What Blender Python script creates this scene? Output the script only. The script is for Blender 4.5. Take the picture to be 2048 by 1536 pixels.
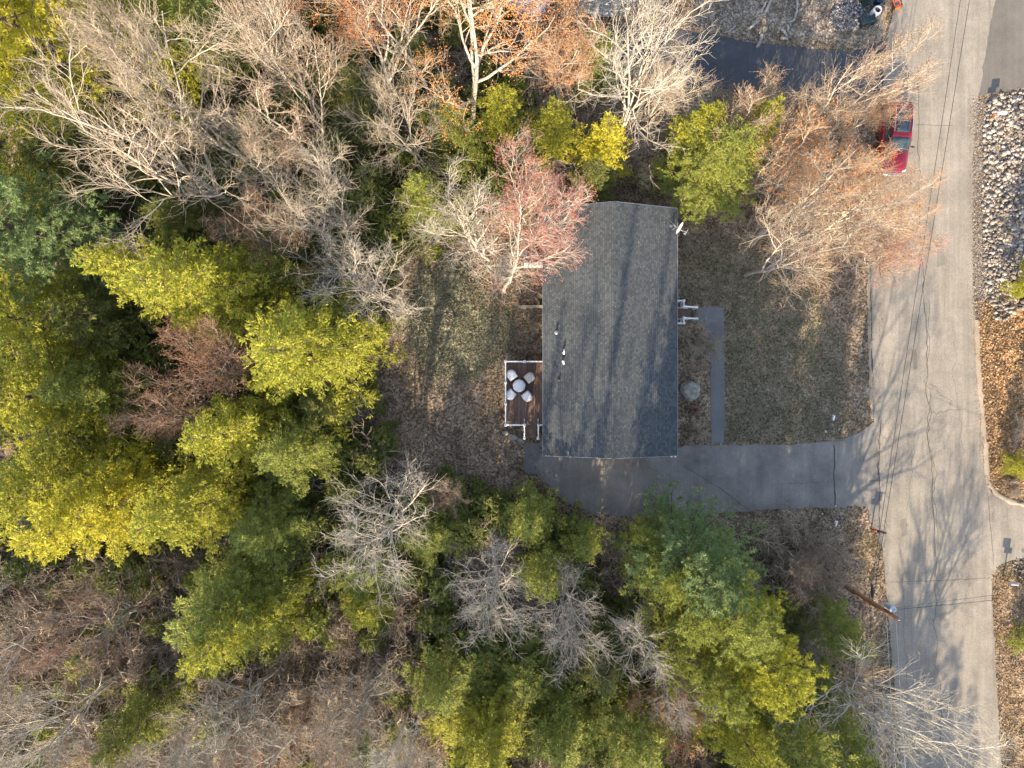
import bpy, bmesh, math, random
import numpy as np
from mathutils import Vector, Matrix

for o in list(bpy.data.objects): bpy.data.objects.remove(o)
SC = bpy.context.scene
COL = SC.collection
R = math.radians

# ------------------------------------------------------------------ camera
CAMH = 46.0
FPX = 1024/0.75          # focal length in pixels of the 2048 px wide photograph
cam_d = bpy.data.cameras.new('Camera'); cam_d.sensor_width = 36; cam_d.lens = 24
cam_d.clip_start = 0.5; cam_d.clip_end = 2000
cam = bpy.data.objects.new('Camera', cam_d); COL.objects.link(cam)
cam.location = (0, 0, CAMH); cam.rotation_euler = (0, 0, 0)
SC.camera = cam

# ------------------------------------------------------------------ light
SUN_EL = R(25); SUN_AZ = R(189)            # azimuth of the sun, clockwise from +Y
w = bpy.data.worlds.new("World"); SC.world = w; w.use_nodes = True
nt = w.node_tree; nt.nodes.clear()
sky = nt.nodes.new('ShaderNodeTexSky'); sky.sky_type = 'NISHITA'; sky.sun_disc = False
sky.sun_elevation = SUN_EL; sky.sun_rotation = SUN_AZ
bg = nt.nodes.new('ShaderNodeBackground'); bg.inputs[1].default_value = 0.15
wo = nt.nodes.new('ShaderNodeOutputWorld')
hs = nt.nodes.new('ShaderNodeHueSaturation'); hs.inputs['Saturation'].default_value = 0.8; nt.links.new(sky.outputs[0], hs.inputs['Color']); nt.links.new(hs.outputs[0], bg.inputs[0]); nt.links.new(bg.outputs[0], wo.inputs[0])
sd = bpy.data.lights.new('sun', 'SUN'); sd.energy = 4.5; sd.angle = R(0.5); sd.color = (1.0, 0.81, 0.57)
so = bpy.data.objects.new('sun', sd); COL.objects.link(so)
sv = Vector((math.sin(SUN_AZ)*math.cos(SUN_EL), math.cos(SUN_AZ)*math.cos(SUN_EL), math.sin(SUN_EL)))
so.rotation_euler = (-sv).to_track_quat('-Z', 'Y').to_euler()
so.location = sv*80
SC.view_settings.view_transform = 'Standard'; SC.view_settings.look = 'None'
SC.view_settings.gamma = 1; SC.view_settings.use_curve_mapping = False
SC.view_settings.exposure = 1.6
SC.cycles.max_bounces = 6; SC.cycles.diffuse_bounces = 3; SC.cycles.transparent_max_bounces = 4

# ------------------------------------------------------------------ helpers
def W(px, py, h=0.0):
    s = (CAMH-h)/FPX
    return Vector(((px-1024)*s, (768-py)*s, h))
def WL(pts, h=0.0): return [W(x, y, h) for x, y in pts]

def sl(c): return tuple((v/255/12.92 if v/255 <= 0.04045 else ((v/255+0.055)/1.055)**2.4) for v in c)

def tag(o, label=None, cat=None, group=None, kind=None):
    if label: o['label'] = label
    if cat: o['category'] = cat
    if group: o['group'] = group
    if kind: o['kind'] = kind
    return o
def empty(name, loc=(0, 0, 0), rz=0.0, label=None, cat=None, group=None):
    o = bpy.data.objects.new(name, None); COL.objects.link(o); o.empty_display_size = 0.3
    o.location = loc; o.rotation_euler = (0, 0, rz)
    return tag(o, label, cat, group)

def np_mesh(name, V, F, smooth=False):
    """V (N,3) array, F list of index arrays, each (M,3) or (M,4)"""
    me = bpy.data.meshes.new(name)
    V = np.asarray(V, dtype=np.float32)
    me.vertices.add(len(V)); me.vertices.foreach_set('co', V.ravel())
    F = [np.asarray(f, dtype=np.int32) for f in F if len(f)]
    nl = sum(f.size for f in F); nf = sum(len(f) for f in F)
    me.loops.add(nl); me.polygons.add(nf)
    me.loops.foreach_set('vertex_index', np.concatenate([f.ravel() for f in F]))
    tot = np.concatenate([np.full(len(f), f.shape[1], dtype=np.int32) for f in F])
    st = np.concatenate([[0], np.cumsum(tot)[:-1]]).astype(np.int32)
    me.polygons.foreach_set('loop_start', st)
    try: me.polygons.foreach_set('loop_total', tot)
    except Exception: pass
    if smooth: me.polygons.foreach_set('use_smooth', np.ones(nf, dtype=bool))
    me.update(calc_edges=True); me.validate()
    return me

def link(name, me, mat, parent=None, loc=None):
    o = bpy.data.objects.new(name, me); COL.objects.link(o)
    if mat is not None:
        me.materials.clear(); me.materials.append(mat)
    if parent is not None: o.parent = parent
    if loc is not None: o.location = loc
    return o

class MB:
    """bmesh collector"""
    def __init__(s): s.bm = bmesh.new()
    def box(s, c, d, rz=0, rx=0, ry=0, bev=0.0):
        b2 = bmesh.new(); bmesh.ops.create_cube(b2, size=1)
        bmesh.ops.scale(b2, vec=d, verts=b2.verts)
        if bev > 0: bmesh.ops.bevel(b2, geom=b2.edges[:], offset=bev, segments=2, affect='EDGES')
        M = Matrix.Translation(c) @ Matrix.Rotation(rz, 4, 'Z') @ Matrix.Rotation(ry, 4, 'Y') @ Matrix.Rotation(rx, 4, 'X')
        bmesh.ops.transform(b2, matrix=M, verts=b2.verts); s.merge(b2); return s
    def merge(s, b2):
        me = bpy.data.meshes.new('tmp'); b2.to_mesh(me); b2.free(); s.bm.from_mesh(me); bpy.data.meshes.remove(me)
    def tube(s, pts, r, n=8, r2=None, cap=True):
        pts = [Vector(p) for p in pts]; rings = []
        for i, p in enumerate(pts):
            d = (pts[min(i+1, len(pts)-1)]-pts[max(i-1, 0)]).normalized()
            ref = Vector((0, 0, 1)) if abs(d.z) < 0.9 else Vector((1, 0, 0))
            a = d.cross(ref).normalized(); b = d.cross(a)
            rr = r if r2 is None else r+(r2-r)*i/(len(pts)-1)
            rings.append([s.bm.verts.new(p+(a*math.cos(t)+b*math.sin(t))*rr) for t in [2*math.pi*k/n for k in range(n)]])
        for A, B in zip(rings, rings[1:]):
            for k in range(n): s.bm.faces.new((A[k], A[(k+1) % n], B[(k+1) % n], B[k]))
        if cap: s.bm.faces.new(rings[0]); s.bm.faces.new(rings[-1][::-1])
        return s
    def lathe(s, prof, c=(0, 0, 0), n=20, M=None):
        c = Vector(c); rings = []
        for r, z in prof:
            ring = []
            for k in range(n):
                v = Vector((r*math.cos(2*math.pi*k/n), r*math.sin(2*math.pi*k/n), z))
                if M is not None: v = M @ v
                ring.append(s.bm.verts.new(v+c))
            rings.append(ring)
        for A, B in zip(rings, rings[1:]):
            for k in range(n): s.bm.faces.new((A[k], A[(k+1) % n], B[(k+1) % n], B[k]))
        s.bm.faces.new(rings[0][::-1]); s.bm.faces.new(rings[-1]); return s
    def prism(s, poly, z0, z1):
        a = [s.bm.verts.new((p[0], p[1], z0)) for p in poly]; b = [s.bm.verts.new((p[0], p[1], z1)) for p in poly]
        n = len(poly)
        s.bm.faces.new(b); s.bm.faces.new(a[::-1])
        for k in range(n): s.bm.faces.new((a[k], a[(k+1) % n], b[(k+1) % n], b[k]))
        return s
    def face(s, pts): s.bm.faces.new([s.bm.verts.new(p) for p in pts]); return s
    def build(s, name, mat, parent=None, smooth=False, bevel=0):
        bmesh.ops.recalc_face_normals(s.bm, faces=s.bm.faces)
        me = bpy.data.meshes.new(name); s.bm.to_mesh(me); s.bm.free()
        if smooth: me.polygons.foreach_set('use_smooth', [True]*len(me.polygons))
        o = link(name, me, mat, parent)
        if bevel:
            m = o.modifiers.new('b', 'BEVEL'); m.width = bevel; m.segments = 2
        return o

# ------------------------------------------------------------------ materials
def newmat(name):
    m = bpy.data.materials.new(name); m.use_nodes = True
    n = m.node_tree.nodes; l = m.node_tree.links
    b = n['Principled BSDF']; return m, n, l, b
def ramp(n, stops):
    r = n.new('ShaderNodeValToRGB'); e = r.color_ramp.elements
    while len(e) < len(stops): e.new(0.5)
    for k, (p, c) in enumerate(stops):
        e[k].position = p; e[k].color = (*c, 1)
    return r
def noise(n, l, scale, detail=6, rough=0.6, vec=None):
    t = n.new('ShaderNodeTexNoise'); t.inputs['Scale'].default_value = scale
    t.inputs['Detail'].default_value = detail; t.inputs['Roughness'].default_value = rough
    if vec is not None: l.new(vec, t.inputs['Vector'])
    return t
def pmix(n, l, fac, a, b, mode='MIX'):
    m = n.new('ShaderNodeMix'); m.data_type = 'RGBA'; m.blend_type = mode
    if isinstance(fac, (int, float)): m.inputs[0].default_value = fac
    else: l.new(fac, m.inputs[0])
    for k, v in ((6, a), (7, b)):
        if isinstance(v, tuple): m.inputs[k].default_value = (*v, 1)
        else: l.new(v, m.inputs[k])
    return m.outputs[2]
def coords(n, l, scale=(1, 1, 1), kind='Object'):
    tc = n.new('ShaderNodeTexCoord'); mp = n.new('ShaderNodeMapping'); mp.inputs['Scale'].default_value = scale
    l.new(tc.outputs[kind], mp.inputs[0]); return mp.outputs[0]
def plain(name, c, rough=0.6, metal=0.0, var=0.12, scale=6.0, bump=0.0, coat=0.0):
    m, n, l, b = newmat(name)
    v = coords(n, l); t = noise(n, l, scale, 5, 0.6, v)
    lo = tuple(x*(1-var) for x in c); hi = tuple(min(1, x*(1+var)) for x in c)
    r = ramp(n, [(0.3, lo), (0.7, hi)]); l.new(t.outputs[0], r.inputs[0]); l.new(r.outputs[0], b.inputs['Base Color'])
    b.inputs['Roughness'].default_value = rough; b.inputs['Metallic'].default_value = metal
    if coat: b.inputs['Coat Weight'].default_value = coat
    if bump:
        bp = n.new('ShaderNodeBump'); bp.inputs['Strength'].default_value = bump; bp.inputs['Distance'].default_value = 0.02
        l.new(t.outputs[0], bp.inputs['Height']); l.new(bp.outputs[0], b.inputs['Normal'])
    return m

def foliage(name, c1, c2, c3, trans=0.35):
    m, n, l, b = newmat(name)
    g = n.new('ShaderNodeNewGeometry'); v = coords(n, l)
    r = ramp(n, [(0.0, c1), (0.5, c2), (1.0, c3)])
    t = noise(n, l, 0.9, 3, 0.6, v)
    ma = n.new('ShaderNodeMath'); ma.operation = 'MULTIPLY_ADD'; ma.inputs[1].default_value = 0.5
    l.new(g.outputs['Random Per Island'], ma.inputs[0]); 
    mb = n.new('ShaderNodeMath'); mb.operation = 'MULTIPLY'; mb.inputs[1].default_value = 0.5
    l.new(t.outputs[0], mb.inputs[0]); l.new(mb.outputs[0], ma.inputs[2])
    l.new(ma.outputs[0], r.inputs[0])
    l.new(r.outputs[0], b.inputs['Base Color']); b.inputs['Roughness'].default_value = 0.6
    b.inputs['Specular IOR Level'].default_value = 0.25
    tr = n.new('ShaderNodeBsdfTranslucent'); l.new(r.outputs[0], tr.inputs[0])
    mx = n.new('ShaderNodeMixShader'); mx.inputs[0].default_value = trans
    l.new(b.outputs[0], mx.inputs[1]); l.new(tr.outputs[0], mx.inputs[2]); l.new(mx.outputs[0], n['Material Output'].inputs[0])
    return m
def bark(name, c1, c2, scale=3.0):
    m, n, l, b = newmat(name)
    v = coords(n, l, (1, 1, 0.35)); t = noise(n, l, scale, 6, 0.7, v)
    r = ramp(n, [(0.35, c1), (0.65, c2)]); l.new(t.outputs[0], r.inputs[0]); l.new(r.outputs[0], b.inputs['Base Color'])
    b.inputs['Roughness'].default_value = 0.9
    bp = n.new('ShaderNodeBump'); bp.inputs['Strength'].default_value = 0.5; bp.inputs['Distance'].default_value = 0.03
    t2 = noise(n, l, 14, 4, 0.7, v); l.new(t2.outputs[0], bp.inputs['Height']); l.new(bp.outputs[0], b.inputs['Normal'])
    return m

M = {}
M['hem_sunlit'] = foliage('needles_sunlit', (0.16, 0.175, 0.02), (0.36, 0.36, 0.04), (0.60, 0.56, 0.10))  # needles of sunlit conifers, the warm sunlight put into the colour
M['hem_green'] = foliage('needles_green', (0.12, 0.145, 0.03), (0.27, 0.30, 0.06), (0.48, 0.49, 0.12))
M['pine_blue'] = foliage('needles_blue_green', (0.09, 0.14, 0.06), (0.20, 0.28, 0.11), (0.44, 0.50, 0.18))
M['hem_sunlit_bright'] = foliage('needles_sunlit_bright', (0.26, 0.24, 0.02), (0.50, 0.46, 0.04), (0.70, 0.62, 0.09))  # brighter sunlit needles, again with the sunlight in the base colour
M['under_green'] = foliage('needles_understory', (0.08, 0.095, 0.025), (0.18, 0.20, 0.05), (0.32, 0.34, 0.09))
M['bark_con'] = bark('conifer_bark', (0.07, 0.05, 0.035), (0.16, 0.12, 0.09))
M['bark_pale'] = bark('pale_bark', (0.30, 0.26, 0.21), (0.57, 0.51, 0.43))
M['bark_grey'] = bark('grey_bark', (0.20, 0.18, 0.15), (0.42, 0.38, 0.33))
M['twig_tan'] = bark('tan_twigs', (0.27, 0.215, 0.155), (0.52, 0.43, 0.33))
M['twig_grey'] = bark('grey_twigs', (0.24, 0.20, 0.15), (0.46, 0.39, 0.295))
M['twig_white'] = bark('white_twigs', (0.29, 0.26, 0.215), (0.53, 0.48, 0.41))
M['twig_red'] = bark('reddish_twigs', (0.20, 0.12, 0.085), (0.38, 0.25, 0.18))
M['bud_orange'] = foliage('orange_blossom', (0.46, 0.15, 0.035), (0.70, 0.27, 0.07), (0.82, 0.42, 0.15), 0.25)
M['bud_red'] = foliage('red_blossom', (0.40, 0.11, 0.07), (0.56, 0.21, 0.15), (0.64, 0.34, 0.26), 0.25)
M['bud_rust'] = foliage('rust_blossom', (0.20, 0.09, 0.05), (0.32, 0.16, 0.09), (0.42, 0.25, 0.15), 0.25)

# ------------------------------------------------------------------ batch tree growing
def nrm(a): return a/np.maximum(np.linalg.norm(a, axis=-1, keepdims=True), 1e-9)
def grow(rng, p, d, L, r0, r1, k, wob, up):
    N = len(p); pts = [p]; d = nrm(d)
    for i in range(k):
        d = nrm(d + rng.normal(size=(N, 3))*wob + np.array([0, 0, 1.0])*up)
        pts.append(pts[-1]+d*(L/k)[:, None])
    pts = np.stack(pts, 1); f = np.linspace(0, 1, k+1)[None]
    rad = r0[:, None]*(1-f)+r1[:, None]*f
    return pts, rad
def at(pts, rad, idx, t):
    k = pts.shape[1]-1; s = np.clip(t*k, 0, k-1e-4); i = s.astype(int); f = s-i
    a = pts[idx, i]; b = pts[idx, i+1]
    return a+(b-a)*f[:, None], nrm(b-a), rad[idx, i]*(1-f)+rad[idx, i+1]*f
def side(rng, d, ang, az=None):
    N = len(d); ref = np.where(np.abs(d[:, 2:3]) < 0.9, np.array([[0, 0, 1.0]]), np.array([[1.0, 0, 0]]))
    a = nrm(np.cross(d, ref)); b = np.cross(d, a)
    if az is None: az = rng.uniform(0, 2*np.pi, N)
    return d*np.cos(ang)[:, None]+(a*np.cos(az)[:, None]+b*np.sin(az)[:, None])*np.sin(ang)[:, None]
def spawn(rng, pts, rad, n, t0, t1, a0, a1):
    N = len(pts); idx = np.repeat(np.arange(N), n)
    t = (np.tile(np.arange(n), N)+rng.uniform(0, 1, N*n))/n*(t1-t0)+t0
    p, d, r = at(pts, rad, idx, t)
    dd = side(rng, d, np.radians(rng.uniform(a0, a1, N*n)))
    return idx, t, p, dd, r
def tubes(pts, rad, n):
    """polyline tubes with shared rings: pts (N,k+1,3)"""
    N, K, _ = pts.shape
    d = np.empty_like(pts); d[:, 1:-1] = pts[:, 2:]-pts[:, :-2]; d[:, 0] = pts[:, 1]-pts[:, 0]; d[:, -1] = pts[:, -1]-pts[:, -2]
    d = nrm(d); mean = nrm(pts[:, -1]-pts[:, 0])
    ref = np.where(np.abs(mean[:, 2:3]) < 0.8, np.array([[0, 0, 1.0]]), np.array([[1.0, 0, 0]]))[:, None, :]
    a = nrm(np.cross(d, ref)); b = np.cross(d, a)
    th = np.arange(n)*2*np.pi/n
    V = pts[:, :, None, :]+(a[:, :, None, :]*np.cos(th)[None, None, :, None]+b[:, :, None, :]*np.sin(th)[None, None, :, None])*rad[:, :, None, None]
    base = (np.arange(N)*K*n)[:, None, None]; ki = (np.arange(K-1)*n)[None, :, None]; j = np.arange(n)[None, None, :]; j2 = (j+1) % n
    q = np.stack([base+ki+j, base+ki+j2, base+ki+n+j2, base+ki+n+j], -1).reshape(-1, 4)
    return V.reshape(-1, 3), q
def join(parts):
    V = []; Q = []; o = 0
    for v, q in parts: V.append(v); Q.append(q+o); o += len(v)
    return np.concatenate(V), np.concatenate(Q)

def bare_arrays(seed, h, Rc, co=2, nl=9, dens=1.0, twigL=0.75, spread=(35, 58), lean=0.0, tr=1.0, fork=0.18):
    rng = np.random.default_rng(seed)
    r0 = 0.016*h*tr*0.62
    t_p, t_r = grow(rng, np.array([[0, 0, -0.3]]), np.array([[lean, 0, 1.0]]), np.array([h*0.86]), np.array([r0]), np.array([0.02]), 12, 0.07, 0.05)
    idx, t, p, d, r = spawn(rng, t_p, t_r, co, fork, fork+0.2, 14, 28)
    c_p, c_r = grow(rng, p, d, np.full(co, h*0.62)*rng.uniform(0.8, 1.1, co), r*0.75, np.full(co, 0.015), 12, 0.09, 0.06)
    st_p = np.concatenate([t_p, c_p]); st_r = np.concatenate([t_r, c_r])
    idx, t, p, d, r = spawn(rng, st_p, st_r, nl, 0.3, 0.97, *spread)
    N = len(p); L = Rc*(1.15-0.62*t)*rng.uniform(0.7, 1.1, N)
    l_p, l_r = grow(rng, p, d, L, np.minimum(r*0.78, 0.15), np.full(N, 0.018), 8, 0.13, 0.08)
    # branches
    nb = int(7*dens); i2, t, p, d, r = spawn(rng, l_p, l_r, nb, 0.18, 1.0, 24, 52)
    L2 = L[i2]*0.5*(1.15-0.75*t)*rng.uniform(0.6, 1.15, len(p))+0.3
    b_p, b_r = grow(rng, p, d, L2, np.clip(r*0.7, 0.014, 0.055), np.full(len(p), 0.009), 5, 0.17, 0.10)
    # co-leader tips too
    i3, t, p, d, r = spawn(rng, b_p, b_r, int(5*dens), 0.15, 1.0, 24, 54)
    L3 = L2[i3]*0.45*(1.15-0.6*t)*rng.uniform(0.6, 1.2, len(p))+0.25
    c3_p, c3_r = grow(rng, p, d, L3, np.clip(r*0.7, 0.008, 0.017), np.full(len(p), 0.0065), 3, 0.2, 0.1)
    i4, t, p, d, r = spawn(rng, c3_p, c3_r, int(2.6*dens), 0.1, 1.0, 22, 50)
    L4 = twigL*rng.uniform(0.45, 1.1, len(p))
    d4_p, d4_r = grow(rng, p, d, L4, np.full(len(p), 0.0072), np.full(len(p), 0.0045), 2, 0.2, 0.1)
    wood = join([tubes(st_p, st_r, 8), tubes(l_p, l_r, 6)])
    crown = join([tubes(b_p, b_r, 4), tubes(c3_p, c3_r, 3), tubes(d4_p, d4_r, 3)])
    tips = np.concatenate([d4_p[:, -1], d4_p[:, 1], c3_p[:, -1]]); tips = tips
    return wood, crown, tips, rng
def blobs(rng, P, s):
    """small blossom clusters: tetra-like pairs of triangles"""
    N = len(P); a = nrm(rng.normal(size=(N, 3))); b = nrm(np.cross(a, rng.normal(size=(N, 3)))); c = np.cross(a, b)
    sz = s*rng.uniform(0.5, 1.3, (N, 1))
    V = np.stack([P+a*sz, P-a*sz*0.5+b*sz*0.8, P-a*sz*0.5-b*sz*0.8, P+c*sz*0.9], 1).reshape(-1, 3)
    o = (np.arange(N)*4)[:, None]
    T = np.concatenate([o+np.array([[0, 1, 2]]), o+np.array([[0, 3, 1]]), o+np.array([[0, 2, 3]]), o+np.array([[1, 3, 2]])])
    return V, T

def leaves(rng, P, D, L, wd, tilt, droop=0.0):
    N = len(P); D = nrm(D+rng.normal(size=(N, 3))*0.32+np.array([0, 0, -droop]))
    up = nrm(np.array([0, 0, 1.0])+rng.normal(size=(N, 3))*tilt)
    s = nrm(np.cross(D, up)); L = L*rng.uniform(0.6, 1.35, (N, 1)); wv = wd*rng.uniform(0.7, 1.3, (N, 1))
    n = np.cross(s, D)
    V = np.stack([P, P+D*L*0.45+s*wv+n*wv*0.3, P+D*L, P+D*L*0.45-s*wv+n*wv*0.3], 1).reshape(-1, 3)
    q = np.arange(N*4).reshape(-1, 4); return V, q
def conifer_arrays(seed, h, Rc, kind='hem', dens=1.0, t0=0.12, leafL=0.15, leafW=0.024):
    rng = np.random.default_rng(seed)
    t_p, t_r = grow(rng, np.array([[0, 0, -0.3]]), np.array([[0, 0, 1.0]]), np.array([h+0.2]), np.array([0.0135*h]), np.array([0.015]), 10, 0.015, 0.05)
    nb = int(h*8.5*dens); t = (np.arange(nb)+rng.uniform(0, 1, nb))/nb
    t = t0+(0.985-t0)*t**0.9
    az = np.arange(nb)*2.39996+rng.normal(size=nb)*0.4
    p, d, r = at(t_p, t_r, np.zeros(nb, int), t)
    tt = (t-t0)/(1-t0)
    if kind == 'pine':
        L = Rc*(np.clip(1.25*(1-tt)**0.6, 0, 1))*(0.55+0.45*np.minimum(1, tt*3+0.3))*rng.uniform(0.5, 1.12, nb)+0.25
        el = np.radians(10+45*tt+rng.normal(size=nb)*10)
    else:
        L = Rc*((1-tt)**0.72)*rng.uniform(0.45, 1.15, nb)+0.22
        el = np.radians(-2+48*tt**1.5+rng.normal(size=nb)*9)
    d = np.stack([np.cos(az)*np.cos(el), np.sin(az)*np.cos(el), np.sin(el)], -1)
    b_p, b_r = grow(rng, p, d, L, np.clip(L*0.012, 0.01, 0.05), np.full(nb, 0.006), 5, 0.07, 0.02 if kind == 'pine' else -0.035)
    # branchlets, count proportional to length
    cnt = np.maximum(3, (L*6.0*dens).astype(int)); idx = np.repeat(np.arange(nb), cnt); N = len(idx)
    t2 = rng.uniform(0.08, 1, N); p, d, r = at(b_p, b_r, idx, t2)
    sgn = np.where(rng.random(N) < 0.5, -1.0, 1.0); ang = np.radians(rng.uniform(28, 68, N))*sgn
    hz = nrm(np.cross(d, np.array([[0, 0, 1.0]])))
    d2 = nrm(d*np.cos(ang)[:, None]+hz*np.sin(ang)[:, None]+rng.normal(size=(N, 3))*np.array([0.1, 0.1, 0.22]))
    L2 = np.clip(L[idx]*0.45*(1.1-t2*0.95), 0.12, 1.2)*rng.uniform(0.6, 1.2, N)
    s_p, s_r = grow(rng, p, d2, L2, np.full(N, 0.008), np.full(N, 0.004), 3, 0.1, 0.05 if kind == 'pine' else -0.06)
    wood = join([tubes(t_p, t_r, 8), tubes(b_p, b_r, 4)])
    if kind == 'pine':
        cnt3 = np.maximum(3, (L2*7).astype(int)); i3 = np.repeat(np.arange(N), cnt3)
        p, d, r = at(s_p, s_r, i3, rng.uniform(0.25, 1, len(i3)))
        k = 9; p = np.repeat(p, k, 0); d = np.repeat(d, k, 0)
        dd = nrm(d*0.75+rng.normal(size=p.shape)*0.75+np.array([0, 0, 0.25]))
        V, q = leaves(rng, p, dd, leafL*1.15, leafW*0.62, 0.7)
    else:
        cnt3 = np.maximum(4, (L2*15).astype(int)); i3 = np.repeat(np.arange(N), cnt3); n3 = len(i3)
        t3 = rng.uniform(0.05, 1, n3); p, d, r = at(s_p, s_r, i3, t3)
        sg = np.where(rng.random(n3) < 0.5, -1.0, 1.0); an = np.radians(rng.uniform(20, 62, n3))*sg
        hz = nrm(np.cross(d, np.array([[0, 0, 1.0]]))); dd = nrm(d*np.cos(an)[:, None]+hz*np.sin(an)[:, None])
        k = 4; ext = np.tile(np.arange(k), n3)[:, None]*leafL*0.5*(1.1-np.repeat(t3, k))[:, None]
        p = np.repeat(p, k, 0)+np.repeat(dd, k, 0)*ext; dd = np.repeat(dd, k, 0)
        V, q = leaves(rng, p, dd, leafL, leafW, 0.55, 0.12)
    return wood, (V, q)

# ------------------------------------------------------------------ ground and paving
NPR = np.random.default_rng(11)
def inpoly(X, Y, poly):
    ins = np.zeros(X.shape, bool); n = len(poly)
    for i in range(n):
        x1, y1 = poly[i][0], poly[i][1]; x2, y2 = poly[(i+1) % n][0], poly[(i+1) % n][1]
        if y1 == y2: continue
        c = ((y1 > Y) != (y2 > Y)) & (X < (x2-x1)*(Y-y1)/(y2-y1)+x1); ins ^= c
    return ins
def blur(A, k):
    for _ in range(k):
        A = (A+np.roll(A, 1, 0)+np.roll(A, -1, 0)+np.roll(A, 1, 1)+np.roll(A, -1, 1))/5
    return A
ROAD = [(1800, -60), (1790, 0), (1778, 60), (1768, 130), (1765, 200), (1752, 320), (1745, 420), (1741, 560), (1743, 700), (1748, 840), (1757, 930),
        (1760, 1020), (1764, 1100), (1772, 1180), (1782, 1300), (1791, 1400), (1803, 1536), (1812, 1640), (2012, 1640), (2002, 1536), (1994, 1400), (1988, 1280), (1981, 1150),
        (2000, 1128), (2030, 1118), (2100, 1110), (2200, 1100), (2200, 1030), (2048, 1006), (2010, 1002), (1985, 988), (1971, 968), (1966, 900), (1957, 790), (1951, 700), (1946, 560), (1945, 420), (1947, 300),
        (1956, 200), (1970, 100), (1990, 0), (1998, -60)]
DRIVE = [(1765, 832), (1748, 843), (1722, 863), (1680, 881), (1600, 888), (1448, 890), (1360, 893), (1300, 900), (1100, 900), (1070, 925), (1090, 965), (1125, 1000),
         (1190, 1030), (1280, 1035), (1400, 1028), (1500, 1021), (1620, 1015), (1728, 1012), (1736, 1020), (1741, 1040), (1768, 1100), (1800, 1060), (1800, 850)]
NDRIVE = [(1820, 60), (1762, 84), (1735, 97), (1700, 103), (1620, 98), (1500, 84), (1380, 64), (1250, 50), (1150, 45), (1150, 140), (1250, 160), (1400, 172), (1500, 181), (1640, 187), (1700, 192), (1790, 235), (1820, 200)]
EDRIVE = [(1978, -60), (1984, 20), (1962, 120), (1957, 196), (1975, 188), (2010, 180), (2060, 178), (2200, 176), (2200, -60)]
LAWN = [(1360, 470), (1470, 470), (1640, 600), (1690, 660), (1700, 840), (1680, 880), (1448, 888), (1448, 612), (1360, 612)]
BACK = [(800, 480), (1000, 540), (1085, 540), (1085, 720), (1005, 720), (1000, 870), (940, 960), (780, 900), (740, 820), (760, 700), (800, 600)]
BANK = [(1950, 600), (2200, 560), (2200, 1010), (2048, 1000), (1992, 985), (1975, 960), (1968, 880), (1956, 740)]
BANK2 = [(1985, 1150), (2200, 1100), (2200, 1700), (2010, 1700), (1990, 1300)]
RIP = [(1968, 215), (1985, 190), (2048, 184), (2180, 180), (2180, 600), (2060, 600), (2010, 640), (1985, 640), (1968, 560), (1962, 400)]
SHOUL = [(1944, 200), (1970, 200), (1968, 640), (1944, 640)]
HOUSEZ = [(980, 380), (1460, 380), (1460, 930), (980, 930)]
NYARD = [(1390, -60), (1780, -60), (1770, 80), (1700, 98), (1500, 80), (1380, 60)]
xs = np.concatenate([np.linspace(-400, -40, 14), np.arange(-38, 38.01, 0.25), np.linspace(40, 400, 14)])
ys = np.concatenate([np.linspace(-400, -34, 14), np.arange(-32, 32.01, 0.25), np.linspace(34, 400, 14)])
GX, GY = np.meshgrid(xs, ys, indexing='ij')
def mask(pp, k=6): return blur(inpoly(GX, GY, [tuple(p[:2]) for p in WL(pp)]).astype(float), k)
flat = np.zeros_like(GX)
for pp in (ROAD, DRIVE, NDRIVE, EDRIVE, HOUSEZ, SHOUL, LAWN): flat = np.maximum(flat, inpoly(GX, GY, [tuple(p[:2]) for p in WL(pp)]).astype(float))
for _ in range(3): flat = np.maximum.reduce([flat, np.roll(flat, 1, 0), np.roll(flat, -1, 0), np.roll(flat, 1, 1), np.roll(flat, -1, 1)])
flat = np.minimum(1, blur(flat, 10)*1.6)
flat = np.where(flat > 0.75, 1, flat)
bump = 0.16*np.sin(GX*0.9+1.3*np.sin(GY*0.5))*np.cos(GY*0.8+np.sin(GX*0.6))+0.06*np.sin(GX*2.9+GY*1.7)+0.05*NPR.normal(size=GX.shape)
bankrise = np.clip((GX-33.0)*0.10, 0, 0.6)
GZ = np.minimum(bump*(1-flat), 0.3) + bankrise*(1-flat)
def hgt(x, y):
    i = np.clip(np.searchsorted(xs, x)-1, 0, len(xs)-1); j = np.clip(np.searchsorted(ys, y)-1, 0, len(ys)-1); return GZ[i, j]
wg = np.clip(0.36*mask(LAWN, 12)+0.55*mask([(860, 520), (1000, 560), (1000, 700), (930, 760), (860, 740), (800, 640)], 25)+0.25*mask(BACK, 15)+0.3*mask(BANK2, 10), 0, 1)
wo_ = np.clip(mask(BANK, 5)+0.35*mask(BANK2, 8)+0.35*mask(NYARD, 6), 0, 1)  # weight of the litter coloured as sunlit, strongest on the right bank
wgr = np.clip(mask(SHOUL, 3)+0.7*mask(RIP, 5)+0.8*blur(np.clip(flat-0.0, 0, 1)*0+mask([(1700, 600), (1745, 560), (1750, 840), (1720, 860), (1700, 800)], 8)*0.5, 2)+0.5*mask(NYARD, 5), 0, 1)
ni, nj = GX.shape
ii, jj = np.meshgrid(np.arange(ni-1), np.arange(nj-1), indexing='ij'); a = (ii*nj+jj).ravel()
me = np_mesh('ground', np.stack([GX, GY, GZ], -1).reshape(-1, 3), [np.stack([a, a+nj, a+nj+1, a+1], -1)], True)
ca = me.color_attributes.new('region', 'FLOAT_COLOR', 'POINT')
ca.data.foreach_set('color', np.stack([wg, wo_, wgr, np.ones_like(wg)], -1).astype(np.float32).ravel())

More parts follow.
